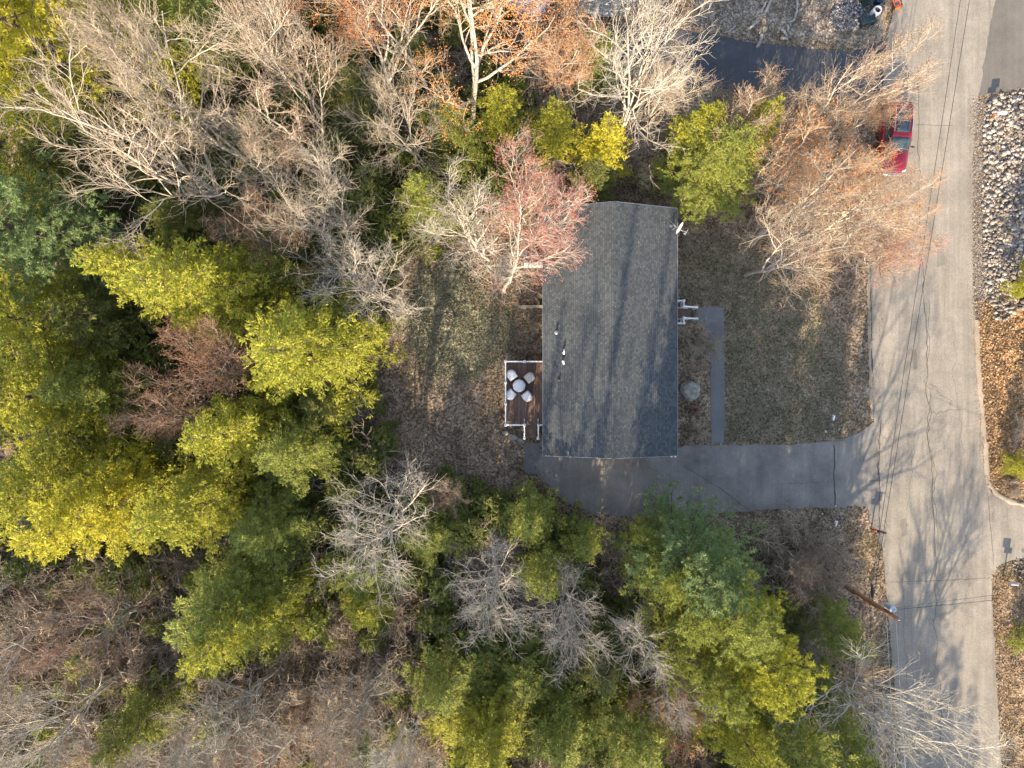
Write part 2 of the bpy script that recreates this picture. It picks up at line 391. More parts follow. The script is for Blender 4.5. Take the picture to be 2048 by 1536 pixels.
def ground_mat():
    m, n, l, b = newmat('ground_leaf_litter')
    v = coords(n, l)
    vo = n.new('ShaderNodeTexVoronoi'); vo.inputs['Scale'].default_value = 9; l.new(v, vo.inputs['Vector'])
    sep = n.new('ShaderNodeSeparateColor'); l.new(vo.outputs['Color'], sep.inputs[0])
    t1 = noise(n, l, 0.35, 6, 0.65, v); t2 = noise(n, l, 2.2, 6, 0.7, v)
    def litter(cs):
        r = ramp(n, cs); l.new(sep.outputs[0], r.inputs[0]); return r.outputs[0]
    brown = litter([(0, (0.10, 0.07, 0.05)), (0.45, (0.235, 0.172, 0.125)), (0.8, (0.37, 0.29, 0.215)), (1, (0.36, 0.27, 0.19))])
    dark = litter([(0, (0.06, 0.05, 0.03)), (0.6, (0.15, 0.12, 0.075)), (1, (0.28, 0.22, 0.15))])
    orange = litter([(0, (0.13, 0.075, 0.035)), (0.5, (0.30, 0.18, 0.09)), (0.85, (0.48, 0.29, 0.14)), (1, (0.6, 0.45, 0.28))])  # brown litter with the sun's orange tint put into its colour
    green = litter([(0, (0.08, 0.082, 0.055)), (0.5, (0.18, 0.175, 0.125)), (0.9, (0.30, 0.29, 0.20)), (1, (0.42, 0.39, 0.29))])
    grav = litter([(0, (0.14, 0.12, 0.10)), (0.5, (0.26, 0.23, 0.19)), (1, (0.46, 0.42, 0.37))])
    r1 = ramp(n, [(0.42, (0, 0, 0)), (0.6, (1, 1, 1))]); l.new(t1.outputs[0], r1.inputs[0])
    c = pmix(n, l, r1.outputs[0], brown, dark)
    at_ = n.new('ShaderNodeVertexColor'); at_.layer_name = 'region'; sp = n.new('ShaderNodeSeparateColor'); l.new(at_.outputs[0], sp.inputs[0])
    def wgt(o):
        ad = n.new('ShaderNodeMath'); ad.operation = 'ADD'; l.new(o, ad.inputs[0])
        sc = n.new('ShaderNodeMath'); sc.operation = 'MULTIPLY_ADD'; sc.inputs[1].default_value = 1.3; sc.inputs[2].default_value = -0.65
        l.new(t2.outputs[0], sc.inputs[0]); l.new(sc.outputs[0], ad.inputs[1])
        mr = n.new('ShaderNodeMapRange'); mr.inputs[1].default_value = 0.25; mr.inputs[2].default_value = 0.7; l.new(ad.outputs[0], mr.inputs[0]); return mr.outputs[0]
    c = pmix(n, l, wgt(sp.outputs[0]), c, green)
    c = pmix(n, l, wgt(sp.outputs[1]), c, orange)
    c = pmix(n, l, wgt(sp.outputs[2]), c, grav)
    t3 = noise(n, l, 0.9, 5, 0.7, v); r3 = ramp(n, [(0.3, (0.62, 0.6, 0.58)), (0.7, (1.25, 1.25, 1.25))]); l.new(t3.outputs[0], r3.inputs[0])
    c = pmix(n, l, 1.0, c, r3.outputs[0], 'MULTIPLY')
    l.new(c, b.inputs['Base Color']); b.inputs['Roughness'].default_value = 0.95; b.inputs['Specular IOR Level'].default_value = 0.1
    bp = n.new('ShaderNodeBump'); bp.inputs['Strength'].default_value = 0.8; bp.inputs['Distance'].default_value = 0.05
    l.new(vo.outputs['Distance'], bp.inputs['Height']); l.new(bp.outputs[0], b.inputs['Normal'])
    return m
M['ground'] = ground_mat()
tag(link('ground', me, M['ground']), kind='structure')

def asphalt(name, c1, c2, streak=0.2, pat=0.25):
    m, n, l, b = newmat(name)
    v = coords(n, l); vs = coords(n, l, (1.0, 0.05, 1))
    f = noise(n, l, 11, 8, 0.9, v); g = noise(n, l, 0.5, 7, 0.65, v); s = noise(n, l, 2.2, 5, 0.7, vs)
    r = ramp(n, [(0.3, c1), (0.72, c2)]); l.new(f.outputs[0], r.inputs[0])
    r2 = ramp(n, [(0.3, (1-pat,)*3), (0.7, (1+pat*0.6,)*3)]); l.new(g.outputs[0], r2.inputs[0])
    r3 = ramp(n, [(0.3, (1-streak,)*3), (0.7, (1+streak*0.6,)*3)]); l.new(s.outputs[0], r3.inputs[0])
    c = pmix(n, l, 1.0, r.outputs[0], r2.outputs[0], 'MULTIPLY'); c = pmix(n, l, 1.0, c, r3.outputs[0], 'MULTIPLY')
    l.new(c, b.inputs['Base Color']); b.inputs['Roughness'].default_value = 0.9; b.inputs['Specular IOR Level'].default_value = 0.2
    bp = n.new('ShaderNodeBump'); bp.inputs['Strength'].default_value = 0.35; bp.inputs['Distance'].default_value = 0.01
    l.new(f.outputs[0], bp.inputs['Height']); l.new(bp.outputs[0], b.inputs['Normal'])
    return m
M['road'] = asphalt('road_asphalt', (0.15, 0.134, 0.112), (0.385, 0.345, 0.29), 0.22, 0.22)
M['drive'] = asphalt('driveway_asphalt', (0.155, 0.142, 0.128), (0.285, 0.265, 0.24), 0.14, 0.34)
M['ndrive'] = asphalt('dark_asphalt', (0.055, 0.058, 0.065), (0.10, 0.10, 0.11), 0.1, 0.2)
M['edrive'] = asphalt('grey_asphalt', (0.11, 0.10, 0.09), (0.18, 0.165, 0.145), 0.1, 0.2)
M['walk'] = asphalt('walkway_asphalt', (0.12, 0.12, 0.12), (0.20, 0.20, 0.20), 0.05, 0.22)
M['crack'] = plain('tar_crack_and_line', (0.05, 0.043, 0.036), 0.9)

def sheet(name, pts, z, mat, jit=0.04, th=0.0, kind='structure'):
    P = [Vector(p) for p in WL(pts)]; out = []
    rr = random.Random(len(pts)*7+int(P[0].x))
    for i, p in enumerate(P):
        q = P[(i+1) % len(P)]; L = (q-p).length; k = max(1, int(L/0.35)) if L < 40 else 1
        for j in range(k):
            v = p.lerp(q, j/k); out.append((v.x+rr.gauss(0, jit), v.y+rr.gauss(0, jit), z))
    bm = bmesh.new(); f = bm.faces.new([bm.verts.new(p) for p in out])
    if f.normal.z < 0: f.normal_flip()
    bmesh.ops.recalc_face_normals(bm, faces=bm.faces)
    bm.normal_update()
    if bm.faces[:][0].normal.z < 0: bmesh.ops.reverse_faces(bm, faces=bm.faces)
    r = bmesh.ops.extrude_face_region(bm, geom=bm.faces[:])
    # lower skirt gives the paving its edge
    vs = [g for g in r['geom'] if isinstance(g, bmesh.types.BMVert)]
    bmesh.ops.translate(bm, vec=(0, 0, -0.06), verts=[v for v in bm.verts if v not in set(vs)])
    bmesh.ops.recalc_face_normals(bm, faces=bm.faces)
    me = bpy.data.meshes.new(name); bm.to_mesh(me); bm.free()
    return tag(link(name, me, mat), kind=kind)
sheet('road', ROAD, 0.040, M['road'])
sheet('driveway', DRIVE, 0.032, M['drive'])
sheet('side_road', NDRIVE, 0.034, M['ndrive'])
sheet('pavement', EDRIVE, 0.030, M['edrive'])
sheet('path', [(1395, 614), (1448, 614), (1449, 886), (1422, 886), (1421, 690), (1416, 664), (1405, 650), (1395, 645)], 0.026, M['walk'], 0.02)
sheet('garden_path', [(1049, 886), (1079, 884), (1082, 905), (1110, 912), (1110, 960), (1088, 968), (1072, 948), (1049, 946)], 0.024, M['walk'], 0.02)
sheet('patio', [(1046, 503), (1090, 503), (1090, 530), (1044, 530)], 0.024, plain('patio_slab', (0.20, 0.22, 0.26)), 0.01)
# asphalt berm on the right side of the road
def strip(name, pts, wd, z, mat, jit=0.03, seed=1, hump=0.0, step=0.3):
    rr = random.Random(seed); P = WL(pts); V = []; F = []
    path = []
    for a_, b_ in zip(P, P[1:]):
        k = max(1, int((b_-a_).length/step)); path += [a_.lerp(b_, j/k) for j in range(k)]
    path.append(P[-1])
    for i, p in enumerate(path):
        d = (path[min(i+1, len(path)-1)]-path[max(i-1, 0)]).normalized(); s = Vector((-d.y, d.x, 0)); jx = rr.gauss(0, jit)
        ww = wd*rr.uniform(0.7, 1.3)
        V += [(*(p+s*(jx-ww/2)).xy, z), (*(p+s*jx).xy, z+hump), (*(p+s*(jx+ww/2)).xy, z)]
    n_ = len(path); i = np.arange(n_-1)*3
    F = np.concatenate([np.stack([i, i+1, i+4, i+3], -1), np.stack([i+1, i+2, i+5, i+4], -1)])
    return tag(link(name, np_mesh(name, np.array(V), [F]), mat), kind='structure')
M['berm'] = asphalt('berm_asphalt', (0.26, 0.21, 0.15), (0.42, 0.35, 0.27), 0.1, 0.2)
strip('kerb', [(1953, 640), (1957, 740), (1964, 820), (1972, 900), (1974, 962), (1990, 985), (2012, 1000), (2048, 1010), (2120, 1020)], 0.34, 0.03, M['berm'], 0.02, 3, 0.10)
strip('kerb', [(1740, 400), (1737, 560), (1739, 700), (1744, 838)], 0.22, 0.02, M['berm'], 0.02, 4, 0.04)
def wander(x0, y0, x1, y1, n, amp, seed):
    rr = random.Random(seed); out = []; dx = dy = 0
    for i in range(n+1):
        t = i/n; dx = dx*0.7+rr.gauss(0, amp); dy = dy*0.7+rr.gauss(0, amp*0.6)
        e = min(1, 4*t*(1-t)+0.2); out.append((x0+(x1-x0)*t+dx*e, y0+(y1-y0)*t+dy*e))
    return out
for k, (a_, wd) in enumerate([((1838, 420, 1868, 1060, 60, 1.6, 1), 0.035), ((1855, 600, 1875, 1100, 50, 3.0, 2), 0.022), ((1868, 1060, 1880, 1500, 40, 2.0, 3), 0.022),
        ((1835, 150, 1838, 420, 26, 1.2, 4), 0.03), ((1858, 770, 1905, 810, 20, 3, 5), 0.018), ((1858, 825, 1920, 820, 16, 3, 6), 0.018), ((1755, 950, 1762, 840, 14, 0.8, 7), 0.05),
        ((1812, 1020, 1832, 860, 16, 2, 8), 0.016), ((1905, 650, 1925, 900, 26, 3, 9), 0.012), ((1832, 250, 1905, 252, 10, 0.6, 10), 0.018),
        ((1796, 1218, 1990, 1200, 26, 1.0, 11), 0.03), ((1782, 1164, 1980, 1156, 26, 0.5, 12), 0.02), ((1975, 985, 1985, 1130, 14, 0.6, 13), 0.03), ((1760, 1170, 1772, 1200, 8, .5, 14), 0.03),  # second strip is a thin dark line straight across the road
        ((1800, 1100, 1815, 1400, 26, 1.0, 15), 0.014)]):
    strip('road_crack_and_line', wander(*a_), wd, 0.0442+0.0006*(k % 3), M['crack'], 0.012, k, 0, 0.2)
for k, (a_, wd) in enumerate([((1366, 930, 1500, 1020, 20, 1.5, 21), 0.03), ((1667, 889, 1669, 1012, 14, 0.8, 22), 0.07), ((1560, 968, 1660, 964, 12, 1, 23), 0.015), ((1757, 935, 1760, 1100, 14, .6, 24), 0.05),
        ((1756, 960, 1738, 962, 4, .4, 25), .04)]):
    strip('driveway_crack', wander(*a_), wd, (0.0362 if k != 3 else 0.0446)+0.0006*(k % 2), M['crack'], 0.01, 40+k, 0, 0.2)
strip('bed', [(1745, 120), (1762, 60), (1770, 10)], 0.3, 0.01, M['berm'], 0.05, 9)

M['patch'] = asphalt('patched_asphalt', (0.13, 0.118, 0.10), (0.26, 0.235, 0.20), 0.1, 0.25)
for q_, pts in enumerate([[(1800, 1040), (1812, 1035), (1815, 1070), (1801, 1074)], [(1872, 500), (1888, 498), (1890, 530), (1874, 533)], [(1822, 700), (1832, 698), (1836, 738), (1824, 740)]]):
    sheet('road_patch', pts, 0.0432, M['patch'], 0.03)
# scattered leaves, grass blades and stones: nobody could count them
def sample(poly, n, seed, avoid=()):
    rg = np.random.default_rng(seed); P = [tuple(p[:2]) for p in WL(poly)]
    lo = np.min(P, 0); hi = np.max(P, 0); X = rg.uniform(lo[0], hi[0], n); Y = rg.uniform(lo[1], hi[1], n)
    k = inpoly(X, Y, P)
    for av in avoid: k &= ~inpoly(X, Y, [tuple(p[:2]) for p in WL(av)])
    return X[k], Y[k], rg
ALLPAVE = (ROAD, DRIVE, NDRIVE, EDRIVE, [(1086, 414), (1356, 414), (1356, 915), (1086, 915)], [(1005, 716), (1090, 716), (1090, 856), (1005, 856)], [(1395, 612), (1450, 612), (1450, 890), (1420, 890), (1420, 690), (1395, 650)])
M['leaf_brown'] = foliage('dead_leaves', (0.07, 0.042, 0.024), (0.19, 0.125, 0.08), (0.42, 0.32, 0.22), 0.1)
M['leaf_sunlit'] = foliage('sunlit_dead_leaves', (0.13, 0.075, 0.032), (0.32, 0.19, 0.09), (0.60, 0.46, 0.30), 0.1)  # brown leaves painted in the orange they take on in the sun
M['grass'] = foliage('grass_blades', (0.09, 0.10, 0.05), (0.22, 0.22, 0.13), (0.42, 0.38, 0.27), 0.2)
def leafstuff(name, X, Y, rg, size, mat, upr=0.25, z0=0.02):
    n = len(X); P = np.stack([X, Y, hgt(X, Y)+z0+rg.uniform(0, 0.03, n)], -1); az = rg.uniform(0, 6.28, n)
    D = np.stack([np.cos(az), np.sin(az), rg.normal(size=n)*upr], -1); V, q = leaves(rg, P, D, size, size*0.36, 0.45)
    return tag(link(name, np_mesh(name, V, [q]), mat), kind='stuff')
WHOLE = [(-20, -20), (2068, -20), (2068, 1556), (-20, 1556)]
X, Y, rg = sample(WHOLE, 150000, 5, ALLPAVE); leafstuff('leaf_litter', X, Y, rg, 0.11, M['leaf_brown'])
X, Y, rg = sample(BANK, 26000, 6, (ROAD,)); leafstuff('leaf_litter', X, Y, rg, 0.13, M['leaf_sunlit'], 0.4)
X, Y, rg = sample(BANK2, 9000, 7, (ROAD,)); leafstuff('leaf_litter', X, Y, rg, 0.10, M['leaf_sunlit'], 0.4)
X, Y, rg = sample(LAWN, 38000, 8, (DRIVE, ALLPAVE[-1])); leafstuff('grass', X, Y, rg, 0.09, M['grass'], 1.2)
X, Y, rg = sample([(850, 500), (1010, 540), (1040, 680), (950, 760), (860, 760), (800, 650)], 26000, 9, (ALLPAVE[4],)); leafstuff('grass', X, Y, rg, 0.10, M['grass'], 1.2)
X, Y, rg = sample(DRIVE, 900, 16, ()); leafstuff('leaf_litter', X, Y, rg, 0.07, M['leaf_brown'], 0.1, 0.045)
X, Y, rg = sample([(1700, -20), (1790, -20), (1775, 60), (1770, 200), (1765, 840), (1800, 1536), (1780, 1536), (1740, 1000), (1740, 300)], 2500, 17, ()); leafstuff('leaf_litter', X, Y, rg, 0.07, M['leaf_brown'], 0.1, 0.05)
X, Y, rg = sample([(1935, 190), (1965, 190), (1960, 640), (1985, 960), (1965, 980), (1940, 700)], 1500, 18, ()); leafstuff('leaf_litter', X, Y, rg, 0.07, M['leaf_sunlit'], 0.1, 0.05)
X, Y, rg = sample(RIP, 1600, 19, ()); leafstuff('leaf_litter', X, Y, rg, 0.09, M['leaf_brown'], 0.3, 0.12)
def stones(name, X, Y, rg, s0, s1, mat, zoff=0.0):
    b2 = bmesh.new(); bmesh.ops.create_icosphere(b2, subdivisions=1, radius=1); B = np.array([v.co[:] for v in b2.verts]); T = np.array([[v.index for v in f.verts] for f in b2.faces]); b2.free()
    n = len(X); s = s0+(s1-s0)*rg.random(n)**2.2
    sc = s[:, None]*rg.uniform(0.55, 1.15, (n, 3)); sc[:, 2] *= 0.75
    V = B[None]*(1+0.28*rg.normal(size=(n, len(B), 1)).clip(-1, 1))*sc[:, None, :]
    a_ = rg.uniform(0, 6.28, n); c, s_ = np.cos(a_)[:, None], np.sin(a_)[:, None]
    x = V[..., 0]*c-V[..., 1]*s_+X[:, None]; y = V[..., 0]*s_+V[..., 1]*c+Y[:, None]; z = V[..., 2]+(hgt(X, Y)+s*0.3+zoff+rg.uniform(0, 0.08, n))[:, None]
    V = np.stack([x, y, z], -1).reshape(-1, 3); F = (T[None]+(np.arange(n)*len(B))[:, None, None]).reshape(-1, 3)
    return tag(link(name, np_mesh(name, V, [F]), mat), kind='stuff')
def stonemat(name, cs):
    m, n, l, b = newmat(name); g = n.new('ShaderNodeNewGeometry'); r = ramp(n, cs); l.new(g.outputs['Random Per Island'], r.inputs[0])
    t = noise(n, l, 14, 4, 0.7, coords(n, l)); r2 = ramp(n, [(0.3, (0.8,)*3), (0.7, (1.1,)*3)]); l.new(t.outputs[0], r2.inputs[0])
    l.new(pmix(n, l, 1.0, r.outputs[0], r2.outputs[0], 'MULTIPLY'), b.inputs['Base Color']); b.inputs['Roughness'].default_value = 0.85; return m
M['stone'] = stonemat('riprap_stone', [(0, (0.11, 0.09, 0.075)), (0.5, (0.25, 0.215, 0.18)), (0.85, (0.38, 0.33, 0.285)), (1, (0.54, 0.48, 0.42))])
M['stone_b'] = stonemat('bluestone', [(0, (0.10, 0.10, 0.12)), (0.5, (0.24, 0.24, 0.27)), (0.9, (0.42, 0.40, 0.38)), (1, (0.6, 0.5, 0.4))])
X, Y, rg = sample(RIP, 6500, 12); stones('riprap', X, Y, rg, 0.06, 0.19, M['stone'])
X, Y, rg = sample(SHOUL, 5000, 13); stones('gravel', X, Y, rg, 0.015, 0.04, M['stone'], 0.01)
X, Y, rg = sample([(1650, 60), (1665, 20), (1690, -20), (1745, -20), (1735, 50), (1700, 62)], 900, 14); stones('gravel', X, Y, rg, 0.04, 0.12, M['stone_b'])
X, Y, rg = sample([(1990, -10), (2048, -10), (2048, 20), (2010, 16)], 10, 15)
for q_, (x_, y_, r_) in enumerate([(1668, 848, 26), (1668, 1038, 28), (2040, 1135, 20), (892, 628, 14)]):
    rg = np.random.default_rng(60+q_); n_ = 70; a_ = rg.uniform(0, 6.28, n_); rr_ = r_*0.034*np.sqrt(rg.random(n_)); c_ = W(x_, y_)
    stones('gravel', c_.x+rr_*np.cos(a_), c_.y+rr_*np.sin(a_), rg, 0.03, 0.09, M['stone'])

# ------------------------------------------------------------------ trees
BV = []      # bare tree meshes
BSPEC = [  # seed, h, R, co, nl, dens, twig, spread, fork
    (1, 18, 6.5, 3, 7, 1.05, 0.85, (32, 56), 0.12),
    (2, 17, 5.0, 1, 10, 1.0, 0.8, (28, 46), 0.2),
    (3, 16, 5.5, 2, 8, 1.05, 0.7, (35, 55), 0.25),
    (4, 12, 5.0, 3, 8, 0.9, 0.7, (40, 65), 0.1),
    (5, 12, 4.0, 2, 9, 1.0, 0.6, (30, 52), 0.2),
    (6, 10, 3.2, 4, 6, 1.0, 0.55, (24, 45), 0.03),
    (7, 14, 4.6, 2, 8, 1.0, 0.75, (35, 60), 0.3),
    (8, 12, 5.0, 3, 7, 0.86, 0.85, (38, 62), 0.1),
]
for sp in BSPEC:
    wood, crown, tips, rg = bare_arrays(sp[0], sp[1], sp[2], sp[3], sp[4], sp[5], sp[6], sp[7], 0.0, 1.0, sp[8])
    wm = np_mesh('bare_trunk', wood[0], [wood[1]], True); cm = np_mesh('bare_twigs', crown[0], [crown[1]])
    tips = np.concatenate([tips]*(3 if sp[0] == 3 else 1)); k = rg.random(len(tips)) < 0.8; bvv, bt = blobs(rg, tips[k]+rg.normal(size=(k.sum(), 3))*(0.09 if sp[0] == 3 else 0.03), 0.046)
    bmm = np_mesh('blossom', bvv, [bt])
    for q_ in (wm, cm, bmm): q_.materials.append(None)
    cen = crown[0][:, :2].mean(0); BV.append((sp[1], sp[2], wm, cm, bmm, math.atan2(cen[1], cen[0])))
CV = []
CSPEC = [(11, 15, 3.9, 'hem', 1.15), (12, 14, 3.4, 'hem', 1.2), (13, 13, 4.4, 'hem', 1.15), (14, 16, 4.2, 'pine', 1.0), (15, 8, 2.6, 'hem', 1.25), (16, 14, 3.6, 'pine', 1.05), (17, 5, 1.9, 'hem', 1.4)]
for s_, h_, r_, kd, dn in CSPEC:
    wood, lv = conifer_arrays(s_, h_, r_, kd, dn, 0.14)
    wm = np_mesh('conifer_trunk', wood[0], [wood[1]], True); cm = np_mesh('conifer_needles', lv[0], [lv[1]])
    for q_ in (wm, cm): q_.materials.append(None)
    CV.append((h_, r_, wm, cm))
    print('conifer', s_, len(lv[1]))

def part_mesh(name, me, mat, root):
    o = bpy.data.objects.new(name, me); COL.objects.link(o); o.parent = root
    o.material_slots[0].link = 'OBJECT'; o.material_slots[0].material = mat; return o
TR = random.Random(5)
def bare_tree(var, bx, by, h, Rm, mats, bud, label, name='bare_tree', cat='tree', group=None, rz=None, tilt=(0, 0)):
    h0, r0, wm, cm, bmm, ca_ = BV[var]; p = W(bx, by, 0)
    rz = math.atan2(p.y, p.x)-ca_+TR.gauss(0, 0.45) if rz is None else rz-ca_
    root = empty(name, (p.x, p.y, float(hgt(p.x, p.y))), rz, label, cat, group)
    root.scale = (Rm/r0, Rm/r0, h/h0); root.rotation_euler.x = tilt[0]; root.rotation_euler.y = tilt[1]
    part_mesh('trunk', wm, M[mats[0]], root); part_mesh('crown', cm, M[mats[1]], root)
    if bud: part_mesh('blossom', bmm, M[bud], root)
    return root
def conifer(var, cx, cy, h, Rm, mat, label, name='conifer', group=None, f=0.5):
    h0, r0, wm, cm = CV[var]; p = W(cx, cy, h*f)
    root = empty(name, (p.x, p.y, float(hgt(p.x, p.y))), TR.uniform(0, 6.28), label, 'evergreen tree' if h > 4 else 'evergreen', group)
    root.scale = (Rm/r0, Rm/r0, h/h0)
    part_mesh('trunk', wm, M['bark_con'], root); part_mesh('crown', cm, M[mat], root)
    return root
PG = ('bark_pale', 'twig_tan'); GG = ('bark_grey', 'twig_grey'); WW_ = ('bark_pale', 'twig_white'); RR_ = ('bark_grey', 'twig_red')
BT = 'bare trees in the wood round the house'
# big bare trees: variant, trunk foot in photo pixels, height, crown radius, materials, blossom, label
for a_ in [
    (0, 485, 425, 18.5, 6.8, PG, None, 'large pale bare tree fanning toward the top left from above the yellow-green conifers'),
    (1, 700, 390, 15.5, 4.2, PG, 'bud_rust', 'slender bare tree with red tipped twigs in the thicket left of the orange maple'),
    (1, 545, 350, 17, 4.0, PG, None, 'tall narrow bare tree between the large fanning tree and the red tipped tree'),
    (6, 720, 500, 12.5, 4.2, GG, None, 'dense grey bare tree left of the white limbed tree at the backyard'),
    (4, 665, 260, 17, 3.8, PG, None, 'bare tree with a straight white stem near the top edge, above the red tipped tree'),
    (1, 800, 235, 16.5, 5.0, PG, 'bud_rust', 'wide pinkish bare tree touching the left side of the orange maple'),
    (2, 935, 290, 16, 7.4, ('bark_pale', 'twig_tan'), 'bud_orange', 'big maple covered in orange buds in front of the tarped trailer', R(70)),
    (3, 1235, 285, 15, 5.0, WW_, None, 'wide cream limbed bare tree above the house, spreading toward the dark side road'),
    (4, 1110, 235, 11.5, 3.4, PG, 'bud_orange', 'small orange budding tree squeezed between the big orange maple and the cream limbed tree'),
    (7, 978, 520, 10.5, 4.9, WW_, None, 'white limbed bare tree with radiating branches just left of the red budding maple'),
    (2, 1006, 585, 11.0, 5.0, WW_, 'bud_red', 'red budding maple overhanging the top left corner of the house roof', R(60)),
    (1, 1530, 368, 16.2, 3.7, PG, 'bud_rust', 'tall bare tree leaning over the red car with its crown tip above the road', R(62)),
    (1, 1500, 485, 15.5, 3.7, PG, 'bud_orange', 'orange tinted bare tree just below the one leaning over the red car'),
    (6, 1490, 550, 12.5, 4.6, GG, 'bud_rust', 'wide grey bare tree with curling lower branches at the top of the front lawn'),
    (5, 1420, 322, 10.5, 2.7, PG, 'bud_rust', 'small upright bare tree growing out of the lit evergreen beside the dark side road'),
    (5, 1500, 385, 12, 3.2, PG, 'bud_orange', 'small orange budding tree between the roadside evergreen and the tall tree over the red car'),
    (7, 790, 605, 11, 4.3, WW_, None, 'pale bare tree with twisted limbs over the upper left edge of the backyard'),
    (4, 560, 735, 13.5, 3.6, RR_, 'bud_rust', 'reddish bare tree fanning left out from under the two yellow-green conifers'),
    (5, 455, 812, 12, 2.6, RR_, None, 'compact brown bare tree like a ball of twigs among the left conifers'),
    (7, 815, 985, 11.5, 5.0, WW_, None, 'white barked bare tree with crooked limbs below the left end of the backyard'),
    (7, 990, 1100, 10.5, 3.9, WW_, None, 'grey bare tree standing below the deck path, its branches drooping round a dark hollow'),
    (7, 1120, 1150, 10.5, 3.9, WW_, None, 'silvery bare tree left of the tall roadside pines and right of the grey drooping one'),
    (1, 1200, 1215, 13, 4.0, WW_, None, 'slim silver tree leaning toward the bottom, against the left flank of the yellow pines'),
    (0, 1600, 1315, 15, 6.8, WW_, None, 'large white bare tree whose crooked limbs reach over the road at the bottom right'),
    (2, 1775, 1500, 12, 4.6, WW_, None, 'pale bare tree overhanging the road in the bottom right corner'),
    (6, 640, 130, 13, 3.8, RR_, 'bud_rust', 'dark reddish bare tree at the top edge beside the lit evergreen undergrowth'),
    (2, 660, 560, 9.5, 3.4, GG, 'bud_rust', 'low brown bare tree tucked above the lit conifer nearest the backyard'),
    (1, 1620, 480, 9, 3.2, PG, 'bud_orange', 'low orange twigged tree between the front lawn and the parked red car'),
    (5, 1640, 400, 8, 2.2, PG, 'bud_orange', 'bushy orange twigged sapling beside the bonnet of the red car'),
    (5, 1700, 540, 7.5, 2.6, GG, 'bud_red', 'low red tipped tree at the road edge, above the front lawn'),
    (2, 872, 215, 14, 4.6, PG, 'bud_orange', 'smaller orange budding tree at the left flank of the big orange maple', R(150)),
    (5, 1700, 262, 5.5, 1.7, PG, 'bud_orange', 'small orange twigged sapling beside the back of the red car'),
    (3, 260, 1335, 13, 4.8, WW_, None, 'bare tree with thick white antler-like branches in the bottom left thicket'),
    (6, 560, 1330, 11, 5.0, GG, None, 'hazy grey bare tree below the lit conifer that points down'),
    (2, 150, 1200, 12, 4.6, PG, None, 'tan bare tree under the lower edge of the bright left conifers'),
    (3, 330, 1180, 11, 4.5, RR_, None, 'brown bare tree left of the downward pointing conifer'),
    (7, 760, 1330, 10, 4.4, GG, None, 'grey bare tree left of the bottom row of green hemlocks'),
    (4, 820, 1400, 12, 3.6, WW_, None, 'bare tree with a white forked stem at the bottom edge, left of the green hemlocks'),
    (2, 640, 1420, 11, 4.4, PG, 'bud_red', 'red budding bare tree at the bottom edge in the thicket'),
    (6, 330, 1440, 11, 4.4, PG, 'bud_red', 'pink budding bare tree beside the small hemlock of the bottom left thicket'),
    (4, 60, 1400, 12, 3.6, PG, None, 'bare tree in the bottom left corner'),
    (2, 80, 1130, 12, 4.0, PG, None, 'bare tree at the left edge just below the bright conifers'),
    (6, 460, 1390, 9.5, 4.4, GG, None, 'pale grey twiggy tree right of the small hemlock in the bottom left thicket'),
    (5, 1330, 1330, 8, 3.0, PG, 'bud_orange', 'small tree with orange buds at the left foot of the yellow pines'),
    (5, 1560, 1130, 5.5, 2.6, GG, 'bud_rust', 'low reddish tree right of the blue-green pine beside the foot of the utility pole'),
    (5, 1590, 1210, 6, 1.6, GG, None, 'small grey bare tree between the yellow pines and the small roadside hemlock'),
    (4, 905, 970, 4, 1.8, GG, 'bud_rust', 'small bare tree at the lower edge of the backyard next to the deck'),
    (4, 400, 230, 14, 3.6, PG, None, 'bare tree near the upper left evergreens, right of the large fanning tree'),
    (3, 850, 350, 11, 4.4, GG, None, 'tangled grey bare tree between the dense grey tree and the red budding maple'),
    (6, 620, 400, 11, 4.0, GG, None, 'grey bare tree in the middle of the upper left thicket'),
    (5, 1290, 250, 9, 2.4, PG, None, 'bare sapling with arching twigs between the cream limbed tree and the dark side road'),
]:
    bare_tree(*a_[:8], group=None, rz=a_[8] if len(a_) > 8 else None)

